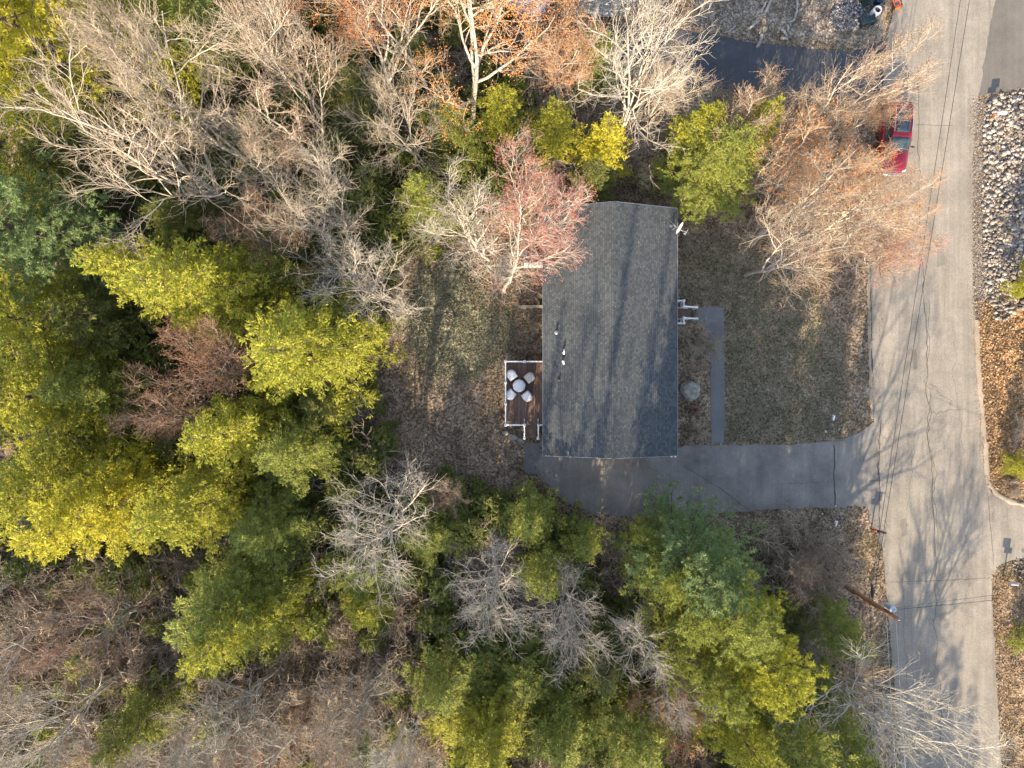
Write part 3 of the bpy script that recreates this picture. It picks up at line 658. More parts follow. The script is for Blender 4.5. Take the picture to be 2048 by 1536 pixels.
# conifers: variant, centre of the crown in photo pixels, height, radius, colour, label
for a_ in [
    (3, 90, 95, 18, 5.6, 'hem_sunlit_bright', 'very bright yellow pine in the top left corner'),
    (0, 275, 45, 14, 3.8, 'hem_sunlit', 'lit evergreen at the top edge right of the bright corner pine'),
    (4, 425, 60, 9, 3.0, 'hem_green', 'small green evergreen at the top edge behind bare twigs'),
    (3, 75, 455, 17, 4.6, 'pine_blue', 'blue-green pine in shade at the left edge'),
    (5, 20, 370, 13, 3.4, 'hem_green', 'dark green pine at the left edge above the blue-green one'),
    (1, 325, 550, 15, 3.2, 'hem_sunlit', 'lit conifer forming the left shoulder of the big yellow-green clump'),
    (0, 435, 580, 15.5, 4.7, 'hem_sunlit', 'tall yellow-green conifer below the large fanning bare tree'),
    (0, 620, 690, 15, 5.0, 'hem_sunlit', 'yellow-green conifer nearest the backyard lawn'),
    (2, 560, 530, 8, 3.2, 'hem_green', 'shaded green conifer between the two tall yellow-green ones'),
    (2, 50, 640, 15, 4.4, 'hem_sunlit', 'yellow-green conifer at the left edge below the blue-green pine'),
    (1, 60, 800, 15, 4.0, 'hem_sunlit', 'yellow-green conifer at the left edge halfway down'),
    (4, 205, 640, 9.5, 3.4, 'under_green', 'dark green conifer between the left edge row and the reddish fanning tree'),
    (1, 185, 780, 10, 3.2, 'hem_green', 'shaded green conifer left of the brown ball of twigs'),
    (1, 480, 865, 14, 3.4, 'hem_sunlit', 'lit conifer with ragged sprays right of the brown ball of twigs'),
    (2, 585, 900, 12, 3.4, 'hem_green', 'green conifer touching the lower left corner of the backyard'),
    (2, 110, 960, 15, 4.6, 'hem_sunlit', 'broad yellow conifer in the lower row at the left edge'),
    (0, 230, 1010, 15, 4.4, 'hem_sunlit_bright', 'brightest yellow conifer of the lower left row'),
    (1, 395, 1000, 13.5, 3.8, 'hem_sunlit', 'yellow-green conifer ending the lower left row on the right'),
    (2, 530, 1050, 10, 3.6, 'hem_green', 'green conifer left of the crooked white barked tree'),
    (1, 470, 1200, 13.5, 3.7, 'hem_green', 'conifer pointing down toward the thicket, under the lower left row'),
    (0, 500, 1240, 14, 3.2, 'hem_sunlit', 'pale lit conifer at the lowest tip of the downward pointing pair'),
    (2, 730, 1130, 5.5, 3.8, 'hem_green', 'low green conifer behind the crooked white barked tree'),
    (4, 740, 1205, 6, 2.2, 'hem_sunlit', 'small lit conifer below the crooked white barked tree'),
    (2, 860, 1060, 5, 3.2, 'hem_green', 'low green conifer between the crooked white tree and the grey drooping one'),
    (4, 1060, 1040, 6.0, 2.4, 'hem_green', 'small dark conifer just below the garden path'),
    (4, 1090, 1150, 8.0, 2.4, 'hem_green', 'green hemlock between the grey drooping tree and the silvery tree'),
    (4, 1165, 1080, 6.0, 1.9, 'hem_green', 'small dark hemlock by the shaded edge of the driveway'),
    (3, 1378, 1100, 15, 4.3, 'pine_blue', 'blue-green pine overhanging the bottom edge of the driveway'),
    (5, 1310, 1110, 12, 2.6, 'hem_green', 'green pine forming the left shoulder of the blue-green pine'),
    (3, 1400, 1200, 16.5, 4.4, 'hem_green', 'green pine in the middle of the tall roadside group'),
    (5, 1490, 1280, 16, 4.0, 'hem_sunlit', 'yellow pine with long lit sprays, the outermost of the tall roadside group'),
    (5, 1380, 1310, 14, 3.0, 'hem_green', 'pine with pale sprays between the yellow pine and the silver leaning tree'),
    (0, 1450, 1440, 14, 3.2, 'hem_sunlit', 'lit hemlock at the bottom edge below the yellow pine'),
    (1, 1560, 1460, 15, 3.4, 'hem_green', 'shaded hemlock at the bottom edge between the lit hemlock and the white bare tree'),
    (1, 1665, 1475, 15, 3.2, 'hem_green', 'dark hemlock at the bottom edge under the white crooked limbs'),
    (1, 1665, 1262, 9, 2.3, 'hem_green', 'small hemlock standing alone by the road below the utility pole'),
    (4, 1590, 1380, 8, 2.4, 'under_green', 'small shaded hemlock behind the upper limbs of the large white bare tree'),
    (2, 900, 1370, 7, 3.7, 'hem_green', 'green hemlock at the upper left of the bottom centre group'),
    (0, 960, 1470, 8, 4.0, 'hem_sunlit', 'lit hemlock at the bottom edge in the bottom centre group'),
    (2, 1040, 1340, 5.5, 3.4, 'hem_green', 'green hemlock below the grey drooping tree'),
    (1, 1130, 1450, 7.5, 3.6, 'hem_green', 'hemlock at the bottom edge below the silvery bare tree'),
    (0, 1260, 1470, 9, 3.8, 'hem_green', 'hemlock at the bottom edge below the slim silver tree'),
    (2, 1210, 1330, 7, 2.8, 'under_green', 'low shaded hemlock under the slim silver tree'),
    (4, 1205, 290, 8.5, 2.3, 'hem_sunlit_bright', 'small bright yellow-green hemlock above the ridge end of the house'),
    (4, 1105, 258, 8, 2.2, 'hem_sunlit', 'small yellow-green hemlock left of the bright one above the house'),
    (4, 1185, 360, 6, 2.2, 'under_green', 'small dark hemlock in shade close to the north gable'),
    (2, 1425, 330, 9.5, 3.9, 'hem_green', 'broad green hemlock above the satellite dish'),
    (4, 1500, 270, 9, 2.6, 'hem_sunlit', 'lit hemlock on the right shoulder of the broad green one'),
    (4, 1400, 265, 8, 2.2, 'hem_sunlit', 'lit hemlock on the left shoulder of the broad green one'),
    (1, 850, 410, 8.5, 2.6, 'hem_green', 'green hemlock among bare twigs left of the red budding maple'),
    (2, 900, 275, 7.5, 3.0, 'hem_green', 'yellow-green hemlock under the orange budding maple'),
    (2, 690, 190, 6.5, 3.2, 'under_green', 'dark low hemlock under the bare trees at the top'),
    (4, 1010, 235, 7, 2.4, 'hem_sunlit', 'small lit hemlock between the orange maple and the yellow-green pair'),
    (2, 1200, 110, 6, 2.6, 'hem_green', 'low green hemlock in front of the shed roof at the top edge'),
    (1, 2138, 560, 9, 1.9, 'hem_sunlit', 'lit conifer cut by the right edge beside the riprap'),
    (4, 2056, 935, 4, 1.1, 'hem_sunlit', 'small yellow-green shrub-like conifer at the right edge above the far driveway'),
    (4, 2070, 1290, 3.5, 1.2, 'hem_green', 'low green bush at the right edge below the letter box'),
    (2, 480, 700, 8, 3.4, 'under_green', 'shaded conifer below the tall yellow-green one, under reddish twigs'),
    (2, 380, 450, 7, 3.6, 'under_green', 'dark conifer under the trunk of the large fanning tree'),
    (2, 150, 350, 7, 3.6, 'under_green', 'dark conifer at the left under the tips of the fanning tree'),
    (4, 285, 1450, 9, 2.6, 'hem_green', 'small hemlock at the bottom left amid bare twigs'),
    (2, 640, 800, 7, 2.8, 'under_green', 'dark conifer under the lower tip of the conifer nearest the lawn'),
    (4, 690, 640, 6, 2.4, 'hem_green', 'low hemlock at the left edge of the backyard'),
]:
    conifer(a_[0], a_[1], a_[2], a_[3], a_[4], a_[5], a_[6])

# trees beyond the bottom edge: some inferred from road shadows, some added for shade
for k, (x, y, h, r_) in enumerate([(23.1, -42, 15, 4.6), (25.5, -45, 13, 3.4), (27.4, -48.7, 12, 2.8), (29.6, -50, 12.5, 2.4), (21.2, -45, 14.5, 4.4), (22.9, -38.5, 11.5, 3.4), (20.0, -33, 10, 3.6), (36.5, -40, 12, 2.6), (40, -33, 11, 2.4),
        (10.5, -29, 20, 3.0), (13.8, -27.6, 19, 3.0), (16.8, -29, 20.5, 3.2), (19.2, -28.5, 16.5, 2.6), (12.2, -32, 21, 3.4), (15.5, -33, 21, 3.4)]):  # this row of hemlocks is added, unseen, to shade the front lawn
    o = conifer([2, 1, 1, 1, 2, 2, 0, 1, 1][k % 9], 1024, 768, h, r_, 'hem_green', 'unseen hemlock beyond the bottom edge of the picture, placed for its shadow', group='hemlocks beyond the bottom edge')
    o.location = (x, y, 0)
    if k < 6:
        for v_, dx_, dy_, hs_, rs_ in ((2, 0.5, -0.8, 0.96, 0.85), (0, -0.5, -1.6, 0.93, 0.9), (2, 0.9, -2.4, 0.97, 0.95)):  # extra copies added beside each tree to make its road shadow more solid
            o = conifer(v_, 1024, 768, h*hs_, r_*rs_, 'hem_green', 'unseen hemlock beyond the bottom edge of the picture, placed for its shadow', group='hemlocks beyond the bottom edge'); o.location = (x+dx_, y+dy_, 0)

OFF = random.Random(77); xo = -27.0; ko = 0  # slender row, unseen, added and spaced to streak roof and yard with shade
while xo < 9.5:
    yo = -26.9-OFF.random()*3.5; ho = 19.5+OFF.random()*6.5
    if ko % 3 == 2: o = bare_tree(1, 1024, 768, ho, 2.8, GG, None, 'unseen slender bare tree added beyond the bottom edge to streak the roof with shade', group='bare trees added beyond the bottom edge for shade')
    else: o = conifer([0, 1][ko % 2], 1024, 768, ho, OFF.uniform(0.6, 1.1) if xo < -2 else OFF.uniform(0.6, 1.3), 'hem_green', 'unseen slender conifer added beyond the bottom edge to streak the roof with shade', group='slender conifers added beyond the bottom edge for shade')
    o.location = (xo, yo, 0); xo += OFF.uniform(1.6, 3.4) if xo < -3 else OFF.uniform(0.7, 1.5); ko += 1

# merged undergrowth
def tile(me, xf, seed):
    n = len(me.vertices); V = np.empty(n*3, np.float32); me.vertices.foreach_get('co', V); V = V.reshape(-1, 3)
    nl = len(me.loops); Lp = np.empty(nl, np.int32); me.loops.foreach_get('vertex_index', Lp); Q = Lp.reshape(-1, 4)
    outV = []; outQ = []
    for k, (x, y, z, s, sz, a_) in enumerate(xf):
        c, sn = math.cos(a_), math.sin(a_)
        outV.append(np.stack([(V[:, 0]*c-V[:, 1]*sn)*s+x, (V[:, 0]*sn+V[:, 1]*c)*s+y, V[:, 2]*sz+z], -1)); outQ.append(Q+k*n)
    return np.concatenate(outV), np.concatenate(outQ)
def sapling(seed, h=3.0, r=1.2):
    rng = np.random.default_rng(seed)
    a_, b_ = grow(rng, np.zeros((5, 3)), np.concatenate([rng.normal(size=(5, 2))*0.35, np.ones((5, 1))], 1), np.full(5, h)*rng.uniform(0.6, 1, 5), np.full(5, 0.034), np.full(5, 0.012), 6, 0.14, 0.05)
    i, t, p, d, rr = spawn(rng, a_, b_, 9, 0.25, 1, 25, 60); c_, e_ = grow(rng, p, d, np.full(len(p), r*0.7)*rng.uniform(0.4, 1.1, len(p)), np.full(len(p), 0.016), np.full(len(p), 0.009), 3, 0.2, 0.05)
    i, t, p, d, rr = spawn(rng, c_, e_, 4, 0.15, 1, 25, 60); f_, g_ = grow(rng, p, d, np.full(len(p), 0.42)*rng.uniform(0.4, 1.2, len(p)), np.full(len(p), 0.009), np.full(len(p), 0.006), 2, 0.2, 0.05)
    v, q = join([tubes(a_, b_, 4), tubes(c_, e_, 3), tubes(f_, g_, 3)]); return np_mesh('sapling', v, [q])
SAP = sapling(3)
FOREST = [(-40, -40), (1380, -40), (1385, 60), (1150, 45), (1150, 140), (1400, 172), (1700, 200), (1735, 420), (1730, 560), (1620, 560), (1470, 450), (1370, 400), (1080, 400), (1060, 500),
          (880, 500), (800, 600), (760, 760), (800, 930), (960, 1000), (1090, 990), (1130, 1020), (1250, 1045), (1440, 1035), (1520, 1060), (1560, 1150), (1700, 1230), (1730, 1400), (1760, 1580), (-40, 1580)]
def scatter_tiles(name, me, n, seed, mat, s0, s1, poly=FOREST):
    X, Y, rg = sample(poly, n, seed); m_ = len(X); s = rg.uniform(s0, s1, m_)
    V, Q = tile(me, list(zip(X, Y, hgt(X, Y), s, s*rg.uniform(0.8, 1.3, m_), rg.uniform(0, 6.28, m_))), seed)
    print(name, m_, len(Q)); return tag(link(name, np_mesh(name, V, [Q]), mat), kind='stuff')
scatter_tiles('underbrush', SAP, 1000, 31, M['twig_tan'], 0.4, 1.2)
scatter_tiles('underbrush', SAP, 330, 32, M['twig_tan'], 0.5, 1.2, [(-40, 1080), (420, 1120), (640, 1200), (860, 1200), (860, 1580), (-40, 1580)])
scatter_tiles('underbrush', SAP, 60, 33, M['twig_tan'], 0.4, 0.9, [(1500, 1040), (1640, 1040), (1700, 1200), (1540, 1180)])
wood, lv = conifer_arrays(41, 2.6, 1.5, 'hem', 1.5, 0.05, 0.18, 0.04)
SHR = np_mesh('low_evergreen', lv[0], [lv[1]]); print('shr', len(lv[1]))
scatter_tiles('evergreen_undergrowth', SHR, 330, 34, M['under_green'], 0.7, 1.5, [(-40, -40), (1000, -40), (1060, 400), (880, 480), (770, 620), (740, 800), (830, 960), (600, 1180), (-40, 1140)])
scatter_tiles('evergreen_undergrowth', SHR, 120, 35, M['under_green'], 0.7, 1.4, [(560, 1000), (800, 960), (1250, 1060), (1540, 1200), (1740, 1560), (860, 1580), (700, 1300)])
scatter_tiles('evergreen_undergrowth', SHR, 60, 36, M['hem_green'], 0.6, 1.2, [(-40, 1100), (700, 1160), (860, 1300), (860, 1580), (-40, 1580)])
scatter_tiles('evergreen_undergrowth', SHR, 60, 37, M['hem_green'], 0.6, 1.1, [(560, 40), (1150, 180), (1060, 380), (800, 560), (560, 420)])
for q_ in (SAP, SHR): bpy.data.meshes.remove(q_)

# ------------------------------------------------------------------ house
def shingles():
    m, n, l, b = newmat('roof_shingles')
    tc = n.new('ShaderNodeTexCoord'); mp = n.new('ShaderNodeMapping'); mp.inputs['Rotation'].default_value = (0, 0, R(90)); l.new(tc.outputs['Object'], mp.inputs[0])
    br = n.new('ShaderNodeTexBrick'); br.inputs['Scale'].default_value = 1; br.inputs['Brick Width'].default_value = 0.17; br.inputs['Row Height'].default_value = 0.13
    br.inputs['Mortar Size'].default_value = 0.011; br.inputs['Color1'].default_value = (0.040, 0.048, 0.056, 1); br.inputs['Color2'].default_value = (0.088, 0.098, 0.108, 1)
    br.inputs['Mortar'].default_value = (0.03, 0.038, 0.042, 1); br.inputs['Bias'].default_value = -0.1; l.new(mp.outputs[0], br.inputs['Vector'])
    t = noise(n, l, 24, 4, 0.8, tc.outputs['Object']); r = ramp(n, [(0.3, (0.6,)*3), (0.7, (1.35,)*3)]); l.new(t.outputs[0], r.inputs[0])
    t2 = noise(n, l, 0.4, 5, 0.6, tc.outputs['Object']); r2 = ramp(n, [(0.3, (0.85,)*3), (0.7, (1.12,)*3)]); l.new(t2.outputs[0], r2.inputs[0])
    c = pmix(n, l, 1.0, br.outputs[0], r.outputs[0], 'MULTIPLY'); c = pmix(n, l, 1.0, c, r2.outputs[0], 'MULTIPLY')
    l.new(c, b.inputs['Base Color']); b.inputs['Roughness'].default_value = 0.85
    bp = n.new('ShaderNodeBump'); bp.inputs['Strength'].default_value = 0.4; bp.inputs['Distance'].default_value = 0.01; l.new(br.outputs['Fac'], bp.inputs['Height']); bp.invert = True; l.new(bp.outputs[0], b.inputs['Normal'])
    return m
M['shingle'] = shingles()
M['white'] = plain('white_vinyl', (0.74, 0.74, 0.76), 0.45, 0, 0.05)
M['siding'] = plain('house_siding', (0.42, 0.43, 0.42), 0.7, 0, 0.06)
M['glass'] = plain('window_glass', (0.03, 0.04, 0.05), 0.08, 0, 0.1)
M['dark'] = plain('dark_metal', (0.03, 0.03, 0.033), 0.5)
M['metal'] = plain('grey_metal', (0.36, 0.37, 0.39), 0.4, 0.4)
HE, HR = 3.4, 5.0
EX0 = W(1086, 0, HE).x; EX1 = W(1355, 0, HE).x; RX = W(1228, 0, HR).x; YN = W(0, 417, HE).y; YS = W(0, 911.5, HE).y
house = empty('house', (0, 0, 0), 0, 'single storey house with a dark slate grey shingle roof and vertical ridge', 'house')
wx0, wx1, wy0, wy1 = EX0+0.35, EX1-0.35, YS+0.3, YN-0.3
wz = HE-0.12
m = MB()
def roofz(x): return HE+(HR-HE)*((x-EX0)/(RX-EX0) if x < RX else (EX1-x)/(EX1-RX))
# walls as one shell with gables
for y in (wy0, wy1):
    t = 0.15 if y == wy0 else -0.15
    pr = [(wx0, 0), (wx1, 0), (wx1, roofz(wx1)-0.2), (RX, HR-0.22), (wx0, roofz(wx0)-0.2)]
    A = [m.bm.verts.new((x, y, z)) for x, z in pr]; B = [m.bm.verts.new((x, y+t, z)) for x, z in pr]
    m.bm.faces.new(A); m.bm.faces.new(B[::-1])
    for k in range(5): m.bm.faces.new((A[k], B[k], B[(k+1) % 5], A[(k+1) % 5]))
for x, s_ in ((wx0, 1), (wx1, -1)):
    m.box((x+s_*0.075, (wy0+wy1)/2, (roofz(wx0)-0.2)/2), (0.15, wy1-wy0-0.31, roofz(wx0)-0.2))
m.build('wall', M['siding'], house)
m = MB(); m.box(((wx0+wx1)/2, (wy0+wy1)/2, 0.12), (wx1-wx0+0.05, wy1-wy0+0.05, 0.24)); m.build('foundation', plain('foundation_concrete', (0.32, 0.31, 0.29), 0.9), house)
def slope(xa, za, xb, zb, th):
    m = MB(); ny = 40; rr = random.Random(3)
    top = [[], []]
    P = [(xa, za), (xb, zb), (xb, zb-th), (xa, za-th)]
    A = [m.bm.verts.new((x, YS, z)) for x, z in P]; B = [m.bm.verts.new((x, YN, z)) for x, z in P]
    m.bm.faces.new(A); m.bm.faces.new(B[::-1])
    for k in range(4): m.bm.faces.new((A[k], B[k], B[(k+1) % 4], A[(k+1) % 4]))
    return m
roof_l = slope(EX0, HE, RX-0.002, HR, 0.10).build('roof', M['shingle'], house)
roof_r = slope(RX+0.002, HR, EX1, HE, 0.10).build('roof', M['shingle'], house)
# ridge cap of overlapping shingles
m = MB(); n_ = 62
for k in range(n_):
    y = YS+(YN-YS)*(k+0.5)/n_; L = (YN-YS)/n_*1.15
    for s_ in (-1, 1):
        ang = math.atan2(HR-HE, (RX-EX0) if s_ < 0 else (EX1-RX))
        m.box((RX+s_*0.075, y, HR+0.012-0.075*math.tan(ang)+(k % 2)*0.006), (0.155, L, 0.014), ry=s_*ang, rx=0.03)
m.build('ridge_cap', M['shingle'], roof_l)
for x in (EX0-0.012, EX1+0.012): m = MB(); m.box((x, (YN+YS)/2, HE-0.07), (0.022, YN-YS, 0.13)); m.build('drip_edge', plain('slate_trim', (0.22, 0.25, 0.27), 0.5), house)
for y, s_ in ((YS-0.012, -1), (YN+0.012, 1)):
    m = MB()
    for xa, za, xb, zb in ((EX0, HE, RX, HR), (RX, HR, EX1, HE)):
        A = [m.bm.verts.new((x, y, z)) for x, z in ((xa, za-0.02), (xb, zb-0.02), (xb, zb-0.2), (xa, za-0.2))]; B = [m.bm.verts.new((v.co.x, y+0.024, v.co.z)) for v in A]
        m.bm.faces.new(A); m.bm.faces.new(B[::-1])
        for k in range(4): m.bm.faces.new((A[k], B[k], B[(k+1) % 4], A[(k+1) % 4]))
    m.build('fascia', M['white'], house)
# garage doors and gable vent, windows, doors
for xc in (wx0+2.0, wx1-2.2):
    m = MB(); m.box((xc, wy0-0.02, 1.1), (2.6, 0.05, 2.2))
    for j in range(1, 4): m.box((xc, wy0-0.05, j*0.55), (2.6, 0.02, 0.03))
    g = m.build('garage_door', M['white'], house)
    m = MB(); m.box((xc, wy0-0.035, 2.28), (2.9, 0.07, 0.12)); m.box((xc-1.38, wy0-0.035, 1.1), (0.12, 0.07, 2.2)); m.box((xc+1.38, wy0-0.035, 1.1), (0.12, 0.07, 2.2)); m.build('frame', M['white'], g)
def window(x, y, z, wd, hh, face):
    g = empty('window')  if False else None
    dx = 0.04 if face > 0 else -0.04
    m = MB(); m.box((x+dx, y, z+hh/2+0.04), (0.06, wd+0.16, 0.08)); m.box((x+dx, y, z-hh/2-0.04), (0.09, wd+0.2, 0.08)); m.box((x+dx, y-wd/2-0.04, z), (0.06, 0.08, hh)); m.box((x+dx, y+wd/2+0.04, z), (0.06, 0.08, hh)); m.box((x+dx*0.7, y, z), (0.04, wd, 0.04))
    f = m.build('window', M['white'], house); m = MB(); m.box((x+dx*0.3, y, z), (0.02, wd, hh)); m.build('pane', M['glass'], f)
for y in (YN-2.0, YN-4.4, YS+7.0): window(wx0, y, 2.1, 1.0, 1.2, -1)
for y in (YN-2.5, YN-4.5, YS+6.0, YS+3.5): window(wx1, y, 1.9, 1.2, 1.3, 1)
for x, y, s_, z in ((wx0, YS+4.6, -1, 1.75), (wx1, W(0, 624, 1).y, 1, 1.75)):
    m = MB(); m.box((x+s_*0.03, y, z), (0.05, 0.92, 2.05), bev=0.008); d_ = m.build('door', M['white'], house)
    m = MB(); m.lathe([(0.001, 0), (0.03, 0.01), (0.03, 0.05), (0.001, 0.06)], (x+s_*0.06, y-0.36, z-0.1), 10, Matrix.Rotation(s_*R(90), 4, 'Y')); m.build('handle', M['metal'], d_)
# roof fittings (parts of the house)
def roofpt(px, py):
    z = 4.2
    for _ in range(6): z = roofz(W(px, py, z).x)
    return W(px, py, z)
for (x0, y0, x1, y1) in ((1130, 701, 1128, 711), (1123, 722.5, 1127, 727)):
    p = roofpt(x1-2, (y0+y1)/2); q_ = roofpt(x0, y0); e = roofpt(x1, y1); m = MB()
    up = Vector((0, 0, 0.32)); m.tube([p, p+up*0.8, p+up*1.05+Vector((0.04, 0, 0))], 0.05, 12)
    if y0 < 710: m.tube([p+up+Vector((0.03, -0.10, 0)), p+up+Vector((0.05, 0.22, 0))], 0.052, 12)
    else: m.tube([p+up+Vector((-0.06, 0.07, 0)), p+up+Vector((0.05, 0.06, 0)), p+up+Vector((0.05, -0.14, 0))], 0.052, 12)
    m.build('vent_pipe', M['white'], house, True)
p = roofpt(1113, 665); m = MB(); m.lathe([(0.13, -0.02), (0.13, 0.02), (0.055, 0.06), (0.055, 0.34), (0.04, 0.34), (0.04, 0.1)], p, 14); m.build('plumbing_vent', M['metal'], house)
p = roofpt(1118.5, 759); m = MB(); m.lathe([(0.11, -0.02), (0.11, 0.02), (0.05, 0.05), (0.05, 0.22), (0.03, 0.22), (0.03, 0.1)], p, 14); m.build('plumbing_vent', M['dark'], house)
p = roofpt(1112, 519); m = MB(); m.box(p+Vector((0, 0, 0.07)), (0.26, 0.3, 0.14), bev=0.03); m.box(p+Vector((-0.02, 0, 0.0)), (0.40, 0.42, 0.03), ry=-R(21)); m.build('roof_vent', M['dark'], house)
# satellite dish on the eave: it is fixed to the roof
p = roofpt(1342, 452); dish = MB(); c = W(1356, 455, 4.0)
ax = Vector((0.80, -0.50, 0.28)).normalized(); Mx = ax.to_track_quat('Z', 'Y').to_matrix().to_4x4()
prof = [(0.0005, 0.0)]+[(0.02+0.38*k/8, 0.10*(k/8)**2) for k in range(9)]
Mx = Mx @ Matrix.Diagonal((1.0, 0.95, 1, 1))
d_ = MB(); d_.lathe(prof+[(0.40, 0.115)]+[(0.02+0.38*k/8, 0.012+0.10*(k/8)**2) for k in range(8, -1, -1)], c, 28, Mx)
dob = d_.build('satellite_dish', plain('dish_white', (0.70, 0.69, 0.66), 0.5, 0, 0.05), house, True)
m = MB(); f_ = c+ax*0.62+Vector((0, 0, -0.1)); m.tube([c+Vector((0, 0, -0.33)), f_], 0.022, 8); sd_ = ax.cross(Vector((0, 0, 1))).normalized()
m.tube([f_-sd_*0.18, f_+sd_*0.18], 0.03, 8); m.tube([f_+sd_*0.12, f_+sd_*0.12-ax*0.12], 0.035, 10); m.tube([f_, f_-ax*0.12], 0.035, 10); m.build('feed_arm', M['metal'], dob)
m = MB(); m.tube([c-ax*0.02, c-ax*0.16+Vector((0, 0, -0.1)), p+Vector((0.12, 0, 0.3)), p], 0.03, 8); m.tube([c-ax*0.1, p+Vector((0.05, -0.25, 0.0))], 0.014, 6); m.tube([c-ax*0.1, p+Vector((-0.1, 0.35, 0.02))], 0.014, 6); m.box(p, (0.2, 0.16, 0.02), ry=R(21)); m.build('mast', M['metal'], dob)
rg = np.random.default_rng(90); n_ = 170; lx = rg.uniform(EX0+0.2, EX1-0.2, n_); ly = YS+0.2+(YN-YS-0.4)*rg.random(n_)**0.6
V, q = leaves(rg, np.stack([lx, ly, np.array([roofz(x) for x in lx])+0.02], -1), np.stack([rg.normal(size=n_), rg.normal(size=n_), rg.normal(size=n_)*0.1], -1), 0.07, 0.028, 0.3)
tag(link('fallen_leaves', np_mesh('fallen_leaves', V, [q]), M['leaf_brown']), kind='stuff')
p = W(1347, 906, 3.3); m = MB(); m.box(p+Vector((0, -0.06, 0)), (0.14, 0.12, 0.12), bev=0.02); m.tube([p+Vector((0.06, -0.12, 0)), p+Vector((0.14, -0.26, -0.06))], 0.05, 10, 0.06); m.tube([p+Vector((-0.06, -0.12, 0)), p+Vector((-0.14, -0.26, -0.06))], 0.05, 10, 0.06); m.build('flood_light', M['white'], house)

# ------------------------------------------------------------------ deck
def planks(name):
    m, n, l, b = newmat(name)
    v = coords(n, l, (1, 0.15, 1)); t = noise(n, l, 9, 5, 0.7, v); g = n.new('ShaderNodeNewGeometry')
    r = ramp(n, [(0.0, (0.10, 0.062, 0.046)), (1.0, (0.19, 0.118, 0.088))]); l.new(g.outputs['Random Per Island'], r.inputs[0])
    r2 = ramp(n, [(0.3, (0.75,)*3), (0.7, (1.2,)*3)]); l.new(t.outputs[0], r2.inputs[0])
    l.new(pmix(n, l, 1.0, r.outputs[0], r2.outputs[0], 'MULTIPLY'), b.inputs['Base Color']); b.inputs['Roughness'].default_value = 0.7; return m
M['deckwood'] = planks('stained_deck_boards')
DZ = 0.72; RZ = DZ+0.95
deck = empty('deck', (0, 0, 0), 0, 'reddish brown timber deck with white railings on the left side of the house', 'deck')
a0 = W(1009.5, 721.5, RZ); a1 = W(1049.6, 852, RZ); hx = wx0-0.004
m = MB(); n_ = 19; wdt = (hx-a0.x)/n_
for k in range(n_): m.box((a0.x+wdt*(k+0.5), (a0.y+a1.y)/2, DZ-0.02), (wdt-0.014, a0.y-a1.y, 0.035), bev=0.004)
m.build('deck_boards', M['deckwood'], deck)
m = MB()
for y in (a0.y-0.02, a1.y+0.02): m.box(((a0.x+hx)/2, y, DZ-0.14), (hx-a0.x-0.01, 0.04, 0.19))
m.box((a0.x+0.02, (a0.y+a1.y)/2, DZ-0.14), (0.04, a0.y-a1.y-0.1, 0.19))
for x in (a0.x+0.1, (a0.x+hx)/2): 
    for y in (a0.y-0.2, (a0.y+a1.y)/2, a1.y+0.2): m.box((x, y, (DZ-0.24)/2-0.1), (0.09, 0.09, DZ-0.04))
m.build('deck_frame', M['bark_con'], deck)
def post(parent, x, y, z0, z1, w_=0.115):
    m = MB(); m.box((x, y, (z0+z1)/2), (w_, w_, z1-z0)); ob = m.build('post', M['white'], parent)
    m = MB(); m.box((x, y, z1+0.015), (w_+0.05, w_+0.05, 0.03)); m.lathe([(w_*0.78, 0), (w_*0.7, 0.02), (0.01, 0.07)], (x, y, z1+0.03), 4, Matrix.Rotation(R(45), 4, 'Z')); m.build('post_cap', M['white'], ob)
def rail(parent, A, B, z0=None, wd=0.075, za=0.0, zb=0.0):
    """railing between two posts; za/zb drop the ends for stairs"""
    A = Vector(A); B = Vector(B); d = (B-A); L = d.xy.length; an = math.atan2(d.y, d.x); m = MB(); pit = math.atan2(d.z, L); c = (A+B)/2
    Mx = Matrix.Translation(c) @ Matrix.Rotation(an, 4, 'Z') @ Matrix.Rotation(-pit, 4, 'Y')
    b2 = MB(); b2.box((0, 0, 0), (d.length-0.12, wd, 0.045)); b2.box((0, 0, -0.78), (d.length-0.12, 0.045, 0.045)); bmesh.ops.transform(b2.bm, matrix=Mx, verts=b2.bm.verts); m.merge(b2.bm)
    n_ = max(1, int(L/0.12))
    for k in range(1, n_):
        p = A.lerp(B, k/n_); m.box(p+Vector((0, 0, -0.40)), (0.032, 0.032, 0.72))
    m.build('railing', M['white'], parent)
x0, yN, yS = a0.x+0.05, a0.y-0.05, a1.y+0.05; xm = W(1049, 0, RZ).x; xr = W(1077, 0, RZ).x; yst = W(0, 877, 1.2).y
PZ = RZ
pys = [yN, W(0, 765.6, RZ).y, W(0, 808, RZ).y, yS]
for y in pys: post(deck, x0, y, DZ, PZ)
for x, y in ((xm, yN), (xm, yS), (xr, yS)): post(deck, x, y, DZ, PZ)
for a_, b_ in zip(pys, pys[1:]): rail(deck, (x0, a_, PZ-0.03), (x0, b_, PZ-0.03))
rail(deck, (x0, yN, PZ-0.03), (xm, yN, PZ-0.03)); rail(deck, (xm, yN, PZ-0.03), (hx+0.05, yN, PZ-0.03)); rail(deck, (x0, yS, PZ-0.03), (xm, yS, PZ-0.03)); rail(deck, (xr, yS, PZ-0.03), (hx+0.06, yS, PZ-0.03))
for x in (xm, xr):
    post(deck, x, yst, 0, 1.05); rail(deck, (x, yS, PZ-0.06), (x, yst, 1.02))
